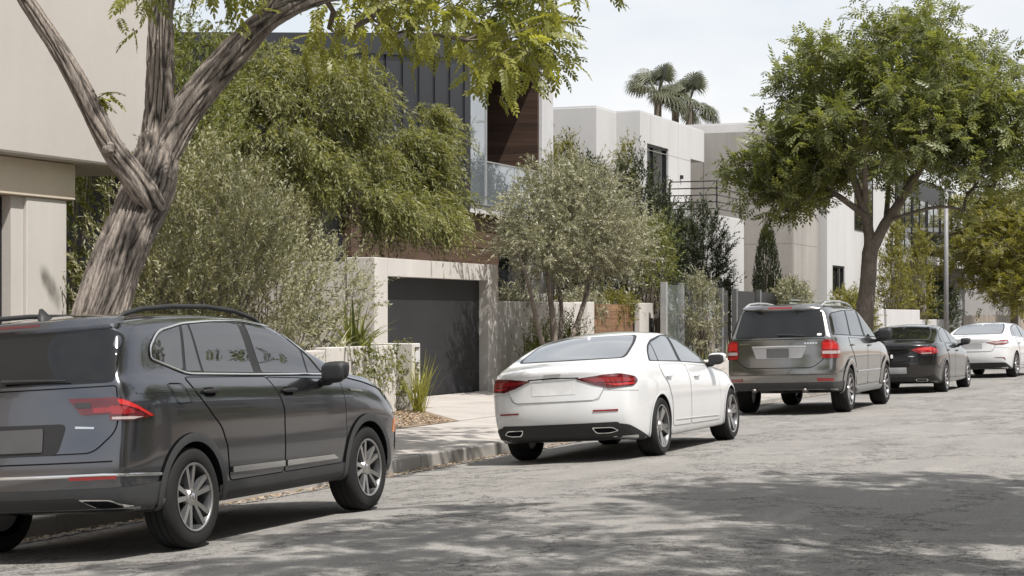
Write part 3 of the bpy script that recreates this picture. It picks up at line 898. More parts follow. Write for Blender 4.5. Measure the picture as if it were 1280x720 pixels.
        for p in fm.polygons:
            for li in p.loop_indices:
                if p.material_index in wi: nn[li] = tuple(p.normal); continue
                vi = fm.loops[li].vertex_index
                if vi not in cache:
                    h = s.bvh.find_nearest(fm.vertices[vi].co)
                    cache[vi] = s.nrm(h[0], h[2])
                nn[li] = cache[vi]
        fm.normals_split_custom_set(nn)
        s.body = o
    def nrm(s, P, fi):
        t = s.tri[fi]; a, b, c = s.vc[t]; p = np.array(P[:])
        v0, v1, v2 = b - a, c - a, p - a
        d00, d01, d11, d20, d21 = v0 @ v0, v0 @ v1, v1 @ v1, v2 @ v0, v2 @ v1
        den = d00 * d11 - d01 * d01
        if abs(den) < 1e-14: n = s.vn[t[0]]
        else:
            v = (d11 * d20 - d01 * d21) / den; w = (d00 * d21 - d01 * d20) / den
            n = (1 - v - w) * s.vn[t[0]] + v * s.vn[t[1]] + w * s.vn[t[2]]
        return tuple(n / (np.linalg.norm(n) + 1e-9))
    def cast(s, view, u, v, off):
        n, e1, e2 = (Vector(q) for q in VIEWS[view])
        og = e1 * u + e2 * v + n * 6
        if view == 'top': og = Vector((u, v, 6))
        h = s.bvh.ray_cast(og, -n)
        if h[0] is None:
            h = s.bvh.find_nearest(og - n * 4.6)
        nr = s.nrm(h[0], h[2])
        return np.array(h[0][:]) + np.array(nr) * off, nr
    def put(s, name, V, F, NR, m, parent, mirror=False):
        res = []
        for sgn in ((1, -1) if mirror else (1,)):
            Vv = [(p[0] * sgn, p[1], p[2]) for p in V]; Ff = F if sgn == 1 else [f[::-1] for f in F]
            me = fast_mesh(name, Vv, Ff, m, smooth=True)
            if NR is not None: me.normals_split_custom_set_from_vertices([(q[0] * sgn, q[1], q[2]) for q in NR])
            res.append(link(name, me, parent if not isinstance(parent, list) else parent[0 if sgn == 1 else min(1, len(parent) - 1)]))
        return res
    def patch(s, name, poly, m, view='side', off=.004, thick=.004, parent=None, mirror=None, res=.045, dome=0):
        parent = parent or s.root
        if mirror is None: mirror = view in ('side', 'diag', 'diagf')
        B = resample(poly, min(res, .04), True)
        lo, hi = B.min(0), B.max(0)
        gx_, gy_ = np.meshgrid(np.arange(lo[0] + res / 2, hi[0], res), np.arange(lo[1] + res / 2, hi[1], res))
        G = np.stack([gx_.ravel(), gy_.ravel()], 1)
        if len(G):
            G = G[inpoly(G, B)]
        if len(G):
            dm = np.min(np.linalg.norm(G[:, None] - B[None], axis=2), axis=1); G = G[dm > res * .35]
        nb = len(B); allp = [Vector(p) for p in B] + [Vector(p) for p in G]
        vs_, _, fs_, ov, _, _ = geometry.delaunay_2d_cdt(allp, [], [list(range(nb))], 1, 1e-6)
        V, NR = [], []
        for p in vs_:
            o_ = off
            if dome:
                o_ += dome * min(1, np.min(np.linalg.norm(B - np.array(p[:]), axis=1)) / .05)
            q, n = s.cast(view, p[0], p[1], o_); V.append(q); NR.append(n)
        F = [list(f) for f in fs_]
        # orientation: towards the viewer direction
        n = np.array(VIEWS[view][0])
        F2 = []
        for f in F:
            a, b, c = (V[i] for i in f[:3])
            F2.append(f if np.cross(b - a, c - a) @ n > 0 else f[::-1])
        # skirt
        inv = {}
        for i, ol in enumerate(ov):
            for k in ol: inv[k] = i
        base = len(V)
        ring = [inv[k] for k in range(nb) if k in inv]
        for i in ring: V.append(V[i] + 0); NR.append(NR[i])
        b2 = len(V)
        for i in ring: V.append(V[i] - np.array(NR[i]) * (thick + off)); NR.append(NR[i])
        m_ = len(ring)
        for k in range(m_):
            q = (k + 1) % m_
            F2.append([base + k, b2 + k, b2 + q, base + q])
        return s.put(name, V, F2, NR, m, parent, mirror)
    def strip(s, name, pts, width, m, view='side', off=.005, closed=False, parent=None, mirror=None, thick=.0, step=.04, raise_=0):
        parent = parent or s.root
        if mirror is None: mirror = view in ('side', 'diag', 'diagf')
        P = resample(pts, step, closed); n = len(P)
        if closed: T = np.roll(P, -1, 0) - np.roll(P, 1, 0)
        else: T = np.gradient(P, axis=0)
        T /= np.linalg.norm(T, axis=1, keepdims=True) + 1e-9
        Nn = np.stack([-T[:, 1], T[:, 0]], 1)
        wd = np.broadcast_to(np.asarray(width, float), (n,)) if np.ndim(width) == 0 else np.interp(np.linspace(0, 1, n), np.linspace(0, 1, len(width)), width)
        V, NR = [], []
        for p, q, w in zip(P, Nn, wd):
            for sg, ex in ((-.5, 0), (0, raise_), (.5, 0)):
                c, nr = s.cast(view, *(p + q * w * sg), off + ex); V.append(c); NR.append(nr)
        F = []
        for i in range(n if closed else n - 1):
            k = (i + 1) % n
            F += [[3 * i, 3 * i + 1, 3 * k + 1, 3 * k], [3 * i + 1, 3 * i + 2, 3 * k + 2, 3 * k + 1]]
        nv = np.array(VIEWS[view][0]); F2 = []
        for f in F:
            a, b, c = (V[i] for i in f[:3]); F2.append(f if np.cross(b - a, c - a) @ nv > 0 else f[::-1])
        return s.put(name, V, F2, NR if not raise_ else None, m, parent, mirror)
    # -- wheels ------------------------------------------------------
    def wheels(s, style, rim_r, face=M_ALU, back=M_ALUD):
        S = s.S; wr, tw = S['wr'], S['tw']
        prof = [(-.5, .60), (-.5, .72), (-.49, .86), (-.44, .955), (-.36, .99), (-.235, 1.0), (-.22, .978), (-.20, .978), (-.185, 1.0),
                (-.02, 1.002), (-.015, .978), (.015, .978), (.02, 1.002), (.185, 1.0), (.20, .978), (.22, .978), (.235, 1.0), (.36, .99), (.44, .955), (.49, .86), (.5, .74), (.47, .69), (.40, .67)]
        n = 56
        def lathe(pr, n=n):
            V = []; F = []
            for i in range(n):
                a = 2 * math.pi * i / n
                for (x, r) in pr: V.append((x, r * math.cos(a), r * math.sin(a)))
            m = len(pr)
            for i in range(n):
                for k in range(m - 1):
                    q = (i + 1) % n; F.append([i * m + k, i * m + k + 1, q * m + k + 1, q * m + k])
            return V, F
        tp = []
        for x, r in prof:
            rr = r * wr if r > .75 else (rim_r + (r - .60) / .15 * 0 + (r - .6) * .12)
            tp.append((x * tw, max(rr, rim_r * .98)))
        # sidewall blends from tread to rim
        tp[0] = (-.46 * tw, rim_r); tp[1] = (-.5 * tw, rim_r + (wr - rim_r) * .35); tp[2] = (-.5 * tw, rim_r + (wr - rim_r) * .68)
        tp[-3] = (.5 * tw, rim_r + (wr - rim_r) * .30); tp[-2] = (.47 * tw, rim_r + .006); tp[-1] = (.44 * tw, rim_r - .002)
        tp[-4] = (.505 * tw, rim_r + (wr - rim_r) * .66)
        tv, tf = lathe(tp)
        ty = fast_mesh('tyre', tv, tf, M_TYRE, smooth=True)
        ty.set_sharp_from_angle(angle=R(40))
        ro = .455 * tw
        bv, bf = lathe([(ro + .004, rim_r + .002), (ro + .008, rim_r - .006), (ro - .006, rim_r - .014), (ro - .03, rim_r - .024), (-.3 * tw, rim_r - .04), (-.3 * tw, 0.02)])
        barrel = fast_mesh('rim_barrel', bv, bf, [back], smooth=True); barrel.set_sharp_from_angle(angle=R(35))
        dv, df = lathe([(.02 * tw, rim_r * .72), (.06 * tw, rim_r * .72), (.06 * tw, rim_r * .38), (.12 * tw, rim_r * .36), (.12 * tw, 0.0)])
        disc = fast_mesh('brake_disc', dv, df, [M_DISC], smooth=True); disc.set_sharp_from_angle(angle=R(30))
        # spokes
        b = MB(); mi = []
        def spoke(a0, r0, r1, w0, w1, a1=None, dep=.035, dish=.02):
            a1 = a0 if a1 is None else a1
            c0 = np.array([math.cos(a0), math.sin(a0)]); c1 = np.array([math.cos(a1), math.sin(a1)])
            p0, p1 = c0 * r0, c1 * r1
            t_ = p1 - p0; t_ /= np.linalg.norm(t_); nn = np.array([-t_[1], t_[0]])
            st_ = []
            for f in (0, .5, 1):
                c = p0 + (p1 - p0) * f; w = w0 + (w1 - w0) * f; x = ro - dish * (1 - f) - .002
                fr_ = [c - nn * w * .5, c + nn * w * .5]; bk = [c - nn * w * .74, c + nn * w * .74]
                st_.append([(x, *fr_[0]), (x, *fr_[1]), (x - dep, *bk[1]), (x - dep, *bk[0])])
            n0 = len(b.v); vv = [q for r_ in st_ for q in r_]; ff = []
            for i in range(2):
                for k in range(4): ff.append([i * 4 + k, i * 4 + (k + 1) % 4, (i + 1) * 4 + (k + 1) % 4, (i + 1) * 4 + k])
            b.add(vv, ff); mi.extend([0 if k == 0 else 1 for i in range(2) for k in range(4)])
        da = 2 * math.pi / 5
        if style == 'v5':
            for i in range(5):
                a = i * da + .3
                spoke(a - .16, .045, rim_r - .01, .030, .036, a - .22); spoke(a + .16, .045, rim_r - .01, .030, .036, a + .22)
        elif style == 'twin5':
            for i in range(5):
                a = i * da + .9
                spoke(a - .12, .045, rim_r - .008, .032, .052, a - .15, dish=.03); spoke(a + .12, .045, rim_r - .008, .032, .052, a + .15, dish=.03)
        else:
            for i in range(10):
                a = i * da / 2 + .2
                spoke(a, .05, rim_r - .008, .034, .040, a, dish=.03)
        b.add(*[x for x in (lambda V_, F_: (V_, F_))(*lathe([(ro - .012, .0), (ro - .012, .055), (ro - .035, .072), (ro - .06, .075)], 24))])
        mi.extend([0] * (24 * 3))
        for i in range(5):
            a = i * da + .3 + da / 2
            c = (math.cos(a) * .055, math.sin(a) * .055)
        sp = fast_mesh('rim', b.v, b.f, [face, back], mi=mi)
        sp.set_sharp_from_angle(angle=R(30))
        cv, cf = lathe([(ro - .006, 0.0), (ro - .006, .024), (ro - .013, .030)], 20)
        cap = fast_mesh('centre_cap', cv, cf, [M_CHR if face is M_ALU else face], smooth=True)
        rl, hl = lathe([(ro + .0085, rim_r - .002), (ro + .009, rim_r - .010), (ro + .001, rim_r - .016)], 48)
        lip = fast_mesh('rim_lip', rl, hl, [face], smooth=True)
        for yw in (0, S['wb']):
            for sx in (1, -1):
                w = link('wheel', barrel, s.root)
                w.location = (sx * (S['half_w'] - .015 - tw / 2), yw, wr)
                w.rotation_euler = (random.Random(yw + sx).uniform(0, 1) if sx > 0 else 0.3, 0, 0 if sx > 0 else math.pi)
                for me in (ty, disc, sp, cap, lip): link(me.name, me, w)
    def arch_lips(s, m, w=.05, off=.010, lo=None, r0=None):
        S = s.S; r0 = r0 or S['arch'] - .004
        lo = S['arch_lo'] if lo is None else lo
        for yw in (0, S['wb']):
            a0 = math.asin(max(-1, min(1, (lo - S['wr']) / (r0 + w / 2))))
            an = np.linspace(a0, math.pi - a0, 34)
            pts = [(yw + (r0 + w / 2) * math.cos(a), S['wr'] + (r0 + w / 2) * math.sin(a)) for a in an]
            P = []
            s.strip('arch_trim', pts, w, m, off=off, raise_=.004)
    # -- small things --------------------------------------------------
    def blob(s, name, c, r, m, e=.55, n=18, parent=None, taper=0, mirror=True, rot=0):
        V = []; F = []
        def sp(a, p): return math.copysign(abs(a) ** p, a)
        nu, nv = n, n // 2 + 1
        for i in range(nv):
            ph = -math.pi / 2 + math.pi * i / (nv - 1)
            for j in range(nu):
                th = 2 * math.pi * j / nu
                x = sp(math.cos(ph), e) * sp(math.cos(th), e); y = sp(math.cos(ph), e) * sp(math.sin(th), e); z = sp(math.sin(ph), e)
                x, y, z = x * r[0] * (1 + taper * z), y * r[1] * (1 + taper * z * .5), z * r[2] * (1 + .0 * x)
                V.append((c[0] + x * math.cos(rot) - y * math.sin(rot), c[1] + x * math.sin(rot) + y * math.cos(rot), c[2] + z))
        for i in range(nv - 1):
            for j in range(nu):
                k = (j + 1) % nu; F.append([i * nu + j, i * nu + k, (i + 1) * nu + k, (i + 1) * nu + j])
        return s.put(name, V, F, None, m, parent or s.root, mirror)
    def mirrors(s, p, m_shell, m_low, size=(.115, .075, .085)):
        """p: position of housing centre"""
        hs = s.blob('wing_mirror', (p[0], p[1] + .012, p[2] + .006), size, m_shell, .62, 22, taper=.12, rot=-.12)
        s.blob('mirror_base', (p[0] - size[0] * .35, p[1] + .01, p[2] - size[2] * .72), (size[0] * .85, size[1] * .9, size[2] * .42), m_low, .7, parent=hs)
        s.blob('mirror_arm', (p[0] - size[0] * 1.15, p[1] + .03, p[2] - size[2] * 1.0), (size[0] * .7, .035, .03), m_low, .7, parent=hs)
        s.blob('mirror_glass', (p[0], p[1] - size[1] * .72, p[2] - .004), (size[0] * .93, .026, size[2] * .90), M_TRIM, .5, parent=hs)  # black trim colour stands in for the dark reflection in the glass
    def handle(s, y, z, m, L=.11, parent=None):
        c, nr = s.cast('side', y, z, .022)
        s.patch('handle_recess', rnd([(y - L * .75, z - .036), (y + L * .6, z - .036), (y + L * .6, z + .03), (y - L * .75, z + .03)], .03), s.S['recess'], off=.0052, thick=.001, parent=parent)
        s.blob('handle', tuple(c), (.014, L, .016), m, .7, parent=parent)
    def rail(s, x, ys, zs, m, r=.014, mirror=True):
        pts = [(x if not isinstance(x, (list, tuple)) else xx, y, z) for y, z in zip(ys, zs) for xx in [x]]
        V, F = tube(pts, r, 8, True)
        s.put('roof_rail', V, F, None, m, s.root, mirror)
ROLL = R(3.6)
# ================= dark grey SUV in front
SUV = dict(
    paint=paint('dark_grey_metallic_paint', (0.118, 0.122, 0.136), .93, .18), recess=M_GAP,
    ends=(-.95, 3.72), wb=2.79, half_w=.92, wr=.353, tw=.235, arch=.395, arch_lo=.27, tum=.235,
    st=[-.95, -.90, -.78, -.60, -.40, -.18, .05, .35, .65, .95, 1.2, 1.4, 1.58, 1.78, 2.0, 2.2, 2.4, 2.56, 2.72, 2.95, 3.2, 3.42, 3.58, 3.67, 3.72],
    sill=[(-.95, .34), (-.6, .30), (0, .29), (2.8, .29), (3.4, .28), (3.72, .30)],
    belt=[(-.95, 1.20), (-.4, 1.20), (.3, 1.19), (2.1, 1.135), (2.6, 1.115), (3.1, 1.045), (3.4, .95), (3.6, .86), (3.72, .78)],
    top=[(-.95, 1.625), (-.7, 1.645), (-.2, 1.672), (.4, 1.685), (1.0, 1.675), (1.35, 1.645), (1.58, 1.595), (2.56, 1.205), (2.72, 1.185), (3.1, 1.145), (3.35, 1.06), (3.55, .93), (3.66, .85), (3.72, .80)],
    crown=[(-.95, .05), (1.5, .055), (2.0, .07), (2.56, .05), (3.72, .05)],
    half=[(-.95, .845), (-.85, .875), (-.6, .905), (-.2, .918), (0, .92), (2.6, .92), (3.0, .92), (3.35, .91), (3.6, .87), (3.72, .79)],
    rowx=[.93, .965, .984, .988, 1.0, .964, .936],
    rearp=[(.30, -.84), (.42, -.93), (.56, -.95), (.66, -.935), (.72, -.90), (.95, -.885), (1.15, -.86), (1.22, -.845), (1.4, -.76), (1.56, -.66), (1.60, -.68), (1.66, -.64)],
    rbow=.12, frontp=[(.28, 3.60), (.45, 3.70), (.7, 3.72), (.9, 3.68), (1.0, 3.6)], fbow=.20, rbl=.8)
c = Car('grey_suv', SUV, (0, 0, 0), ROLL, .012, 'dark grey metallic SUV parked in the foreground under the leaning tree')
def seat_car(c, rx, ry, half, roll, yaw, z0=0.0, pitch=0):
    c.root.rotation_euler = (pitch, -roll, yaw)
    m = c.root.rotation_euler.to_matrix()
    c.root.location = Vector((rx, ry, z0)) - m @ Vector((half, 0, 0))
seat_car(c, -6.95, 11.42, .92, ROLL, .012, float(road_z(-6.95, 12)) + .004)
c.wheels('v5', .240)
# cladding
c.arch_lips(M_CLAD, w=.062, off=.014, r0=.388)
c.patch('sill_cladding', rnd([(.36, .285), (2.36, .285), (2.39, .40), (2.36, .425), (.42, .425), (.37, .40)], .02), M_CLAD, off=.008)
c.patch('sill_cladding', rnd([(.30, .30), (2.45, .30), (2.42, .355), (.33, .355)], .01), M_TRIM, off=.012)
# windows
dlo = rnd([(-.345, 1.330), (-.315, 1.408), (-.169, 1.519), (.202, 1.575), (.609, 1.592), (1.08, 1.592), (1.603, 1.533), (1.962, 1.322), (2.15, 1.150), (.992, 1.181), (.051, 1.213)], [.06, .05, .09, .1, .1, .1, .1, .1, .02, .1, .08])
c.patch('window_surround', dlo, M_TRIM, off=.0035)
c.patch('window', rnd([(-.315, 1.335), (-.285, 1.41), (-.155, 1.505), (.135, 1.550), (.015, 1.232)], [.05, .04, .07, .01, .05]), M_SIDEG, off=.006)
rd = [(.175, 1.556), (.235, 1.560), (.27, 1.228), (.06, 1.228)]
c.patch('window', rnd([(.175, 1.556), (.255, 1.562), (.255, 1.226), (.055, 1.232)], .012), M_SIDEG, off=.006)
c.patch('window', rnd([(.285, 1.563), (.609, 1.577), (.985, 1.577), (1.005, 1.196), (.285, 1.220)], .015), M_SIDEG, off=.006)
c.patch('window', rnd([(1.10, 1.574), (1.50, 1.535), (1.60, 1.505), (1.86, 1.350), (1.86, 1.168), (1.13, 1.192)], [.02, .05, .05, .03, .01, .02]), M_SIDEG, off=.006)
c.patch('window', rnd([(1.885, 1.335), (1.945, 1.298), (2.095, 1.166), (1.885, 1.169)], .012), M_SIDEG, off=.006)
c.strip('window_chrome', dlo, .016, M_CHR, off=.009, closed=True, raise_=.004)
# doors
def door(c, poly, r, hy, hz, L=.115, hm=None, sub=()):
    pl = rnd(poly, r); gm_ = c.S.get('gap', M_GAP)
    ds = c.patch('door', pl, c.S['paint'], off=.0035, thick=.003)
    c.strip('shut_line', pl, .0065, gm_, off=.0042, closed=True, parent=ds)
    c.handle(hy, hz, hm or M_TRIM, L, parent=ds)
    return ds
door(c, [(-.01, 1.190), (.10, 1.068), (.27, .92), (.40, .82), (.475, .68), (.50, .43), (1.315, .43), (1.335, .60), (1.335, .90), (1.275, 1.03), (1.150, 1.160)], .04, .27, 1.078)
door(c, [(1.160, 1.155), (1.285, 1.025), (1.347, .90), (1.347, .60), (1.327, .43), (2.30, .43), (2.40, .65), (2.385, .92), (2.36, 1.105)], .03, 1.44, 1.042)
# crease and chrome strip along doors
c.strip('body_crease', [(-.62, 1.105), (0, 1.098), (.8, 1.083), (1.6, 1.058), (2.3, 1.03)], [.012, .022, .022, .020, .006], SUV['paint'], off=.0038)
st1 = [(.51, .530), (1.325, .521), (2.13, .512), (2.22, .476), (1.325, .480), (.505, .490)]
c.patch('door_moulding', rnd([(.52, .528), (1.31, .518), (1.31, .474), (.52, .486)], .008), M_CHR, off=.018, thick=.01)
c.patch('door_moulding', rnd([(1.35, .517), (2.13, .508), (2.22, .470), (1.35, .473)], .008), M_CHR, off=.018, thick=.01)
c.strip('fuel_flap_line', rnd([(-.256, 1.154), (-.075, 1.148), (.02, 1.016), (-.165, 1.008)], .035), .006, M_GAP, off=.0065, closed=True, mirror=False)
# rear: tailgate, glass, lights, plate, bumper
gate = rnd([(-.655, .725), (.655, .725), (.80, .86), (.815, 1.0), (.79, 1.16), (-.79, 1.16), (-.815, 1.0), (-.80, .86)], [.06, .06, .06, .05, .02, .02, .05, .06])
tg = c.patch('tailgate', gate, SUV['paint'], 'rear', off=.0035, thick=.003)
c.strip('shut_line', gate, .008, M_GAP, 'rear', off=.0045, closed=True, parent=tg[0])
c.patch('rear_window', rnd([(-.78, 1.185), (.78, 1.185), (.735, 1.50), (.66, 1.545), (-.66, 1.545), (-.735, 1.50)], [.05, .05, .04, .06, .06, .04]), M_TINT, 'rear', off=.005)
sp_ = c.patch('spoiler', rnd([(-.70, 1.557), (.70, 1.557), (.67, 1.60), (-.67, 1.60)], .02), SUV['paint'], 'rear', off=.035, thick=.02)
c.patch('brake_light', [(-.18, 1.575), (.18, 1.575), (.18, 1.59), (-.18, 1.59)], M_REDD, 'rear', off=.038, thick=.002, parent=sp_[0])
wp = MB(); wp.add(*tube([(-.02, -.87, 1.225), (.2, -.872, 1.222), (.48, -.855, 1.212)], [.018, .012, .006], 6, True)); wp.build('rear_wiper', M_TRIM, c.root)
# tail lamp: tailgate half and body half
l1 = c.patch('tail_light', rnd([(.475, 1.09), (.80, 1.082), (.80, .975), (.575, .975), (.53, 1.03)], .015), M_REDD, 'rear', off=.014, thick=.012, mirror=True)
c.patch('lens', rnd([(.655, 1.02), (.775, 1.02), (.775, .985), (.655, .985)], .008), M_RED, 'rear', off=.017, mirror=True, parent=l1)
c.patch('lens', rnd([(.52, 1.058), (.64, 1.056), (.64, 1.022), (.545, 1.024)], .008), M_CLAD, 'rear', off=.017, mirror=True, parent=l1)
D = dg
l2 = c.patch('tail_light', rnd([(D(.825, -.86), 1.080), (D(.84, -.78), 1.082), (D(.88, -.66), 1.030), (D(.90, -.47), .945), (D(.86, -.70), .925), (D(.83, -.86), .930)], .02), M_REDD, 'diag', off=.014, thick=.012)
c.patch('lens', rnd([(D(.845, -.80), 1.066), (D(.85, -.76), 1.066), (D(.885, -.64), 1.012), (D(.90, -.50), .948), (D(.895, -.535), .945), (D(.885, -.66), .998), (D(.85, -.785), 1.035)], .006), M_REDB, 'diag', off=.018, parent=l2)
c.patch('lens', rnd([(D(.83, -.845), 1.03), (D(.855, -.74), 1.02), (D(.87, -.665), .975), (D(.85, -.75), .968), (D(.83, -.845), .972)], .008), M_RED, 'diag', off=.018, parent=l2)
c.patch('lens', rnd([(D(.835, -.845), .955), (D(.865, -.70), .952), (D(.885, -.60), .945), (D(.865, -.69), .933), (D(.835, -.845), .938)], .004), M_CLR, 'diag', off=.018, parent=l2)
# plate recess
c.patch('plate_recess', rnd([(-.47, .935), (.47, .925), (.41, .722), (-.41, .722)], .05), M_TRIM, 'rear', off=.0055)
c.patch('licence_plate', rnd([(-.30, .90), (.30, .90), (.30, .745), (-.30, .745)], .01), M_PLATED, 'rear', off=.012)
bd = MB()
for i, x in enumerate((.545, .575, .605, .635, .66)): bd.box(x, x + .02, -.935, -.925, .885 - .003 * i, .90 - .003 * i)
c.patch('badge', rnd([(.53, .905), (.66, .895), (.66, .882), (.53, .89)], .004), M_CHR, 'rear', off=.008)
c.strip('bumper_chrome', [(-.74, .578), (0, .582), (.74, .578)], .020, M_CHR, 'rear', off=.008, raise_=.005)
c.strip('bumper_chrome', [(D(.79, -.90), .577), (D(.86, -.72), .568), (D(.92, -.42), .545)], .020, M_CHR, 'diag', off=.008, raise_=.005)
c.patch('reflector', rnd([(.49, .572), (.80, .568), (.80, .548), (.49, .550)], .006), M_RED, 'rear', off=.013, mirror=True)
c.patch('bumper_lower', rnd([(-.79, .49), (.79, .49), (.80, .36), (-.80, .36)], .03), M_CLAD, 'rear', off=.006)
c.patch('bumper_lower', rnd([(D(.72, -.92), .49), (D(.86, -.75), .49), (D(.92, -.42), .50), (D(.92, -.40), .30), (D(.86, -.7), .30), (D(.72, -.9), .33)], .02), M_CLAD, 'diag', off=.0055)
c.patch('diffuser', rnd([(-.50, .43), (.50, .43), (.78, .36), (-.78, .36)], .03), M_TRIM, 'rear', off=.010)
c.patch('exhaust_trim', rnd([(.53, .425), (.74, .415), (.84, .362), (.64, .366)], .02), M_CHR, 'rear', off=.013, mirror=True)
c.patch('exhaust_outlet', rnd([(.555, .414), (.735, .405), (.81, .362), (.66, .362)], .02), M_GAP, 'rear', off=.016, mirror=True)
c.strip('bumper_gap', [(-.78, .665), (0, .668), (.78, .665)], .010, M_GAP, 'rear', off=.003)
c.patch('marker_lamp', rnd([(3.30, .62), (3.36, .62), (3.40, .74), (3.35, .74)], .01), M_ORG, 'diagf' if False else 'side', off=.006)
c.patch('headlight', rnd([(.08, .92), (.20, .90), (.42, .93), (.42, .985), (.2, .975)], .02), M_CLR, 'diagf', off=.006) if False else None
c.patch('headlight', rnd([(3.38, .80), (3.55, .78), (3.50, .90), (3.20, .955)], .03), glass_mat('headlight_glass', (.25, .26, .27)), 'side', off=.006)
c.patch('badge', rnd([(2.50, 1.020), (2.72, 1.000), (2.72, .985), (2.50, 1.003)], .004), M_CHR, off=.007)
c.strip('bonnet_line', [(2.48, 1.118), (2.8, 1.068), (3.2, .985), (3.4, .93)], .008, M_GAP, off=.004)
c.mirrors((1.03, 2.01, 1.165), M_TRIM, M_TRIM, (.104, .072, .078))
zs_r = []
ysr = [-.42, -.30, -.10, .3, .8, 1.2, 1.5, 1.62, 1.70]
for y in ysr: zs_r.append(float(c.cast('top', .60, y, 0)[0][2]))
off_ = [.005, .03, .05, .062, .066, .058, .045, .025, .004]
V_, F_ = tube([(.60 + (0 if 0 < i < 8 else .0), y, z + o_) for i, (y, z, o_) in enumerate(zip(ysr, zs_r, off_))], [.016, .018, .018, .018, .018, .018, .018, .016, .012], 8, True)
c.put('roof_rail', V_, F_, None, M_TRIM, c.root, True)
zt_ = float(c.cast('top', 0, -.42, 0)[0][2])
fin = MB(); fin.add([(-.03, -.30, zt_ - .01), (.03, -.30, zt_ - .01), (.035, -.42, zt_ - .01), (-.035, -.42, zt_ - .01), (0, -.40, zt_ + .075), (0, -.44, zt_ + .07), (0, -.46, zt_ - .01)],
                    [[0, 1, 4], [1, 2, 5, 4], [3, 0, 4, 5], [2, 6, 5], [6, 3, 5]])
fin.build('antenna_fin', M_TRIM, c.root, smooth=True)
# ================= sedans
def sedan_spec(pt, **kw):
    S = dict(
        paint=pt, recess=pt, ends=(-1.10, 3.80), wb=2.98, half_w=.925, wr=.335, tw=.245, arch=.368, arch_lo=.24, tum=.50,
        st=[-1.10, -1.07, -1.00, -.90, -.75, -.58, -.38, -.15, .1, .35, .65, 1.0, 1.3, 1.5, 1.75, 2.0, 2.25, 2.45, 2.65, 2.9, 3.2, 3.45, 3.64, 3.75, 3.80],
        sill=[(-1.1, .27), (-.6, .22), (0, .20), (3, .20), (3.5, .19), (3.8, .22)],
        belt=[(-1.1, .96), (-.9, 1.01), (-.6, 1.045), (0, 1.06), (1, 1.04), (2.1, .985), (2.8, .915), (3.3, .82), (3.6, .70), (3.8, .58)],
        top=[(-1.1, 1.035), (-1.07, 1.070), (-1.0, 1.088), (-.9, 1.098), (-.66, 1.118), (-.58, 1.135), (.1, 1.355), (.35, 1.41), (.65, 1.445), (1.0, 1.463), (1.3, 1.448), (1.5, 1.418), (2.25, 1.090), (2.45, 1.020), (2.65, 1.0), (2.9, .975), (3.2, .915), (3.45, .835), (3.64, .74), (3.75, .66), (3.8, .60)],
        crown=[(-1.1, .055), (-.6, .05), (.2, .06), (1.5, .055), (2.2, .06), (3.8, .05)],
        half=[(-1.1, .765), (-1.0, .815), (-.8, .865), (-.4, .905), (0, .92), (2.6, .925), (3.0, .92), (3.35, .88), (3.6, .79), (3.8, .62)],
        rowx=[.93, .965, .986, .990, .998, .955, .925],
        rearp=[(.22, -.92), (.34, -1.04), (.5, -1.09), (.60, -1.10), (.72, -1.075), (.9, -1.075), (.95, -1.08), (1.02, -1.10), (1.09, -1.08)],
        rbow=.17, frontp=[(.2, 3.68), (.4, 3.78), (.55, 3.80), (.7, 3.76), (.8, 3.70)], fbow=.36, rbl=.7)
    S.update(kw); return S
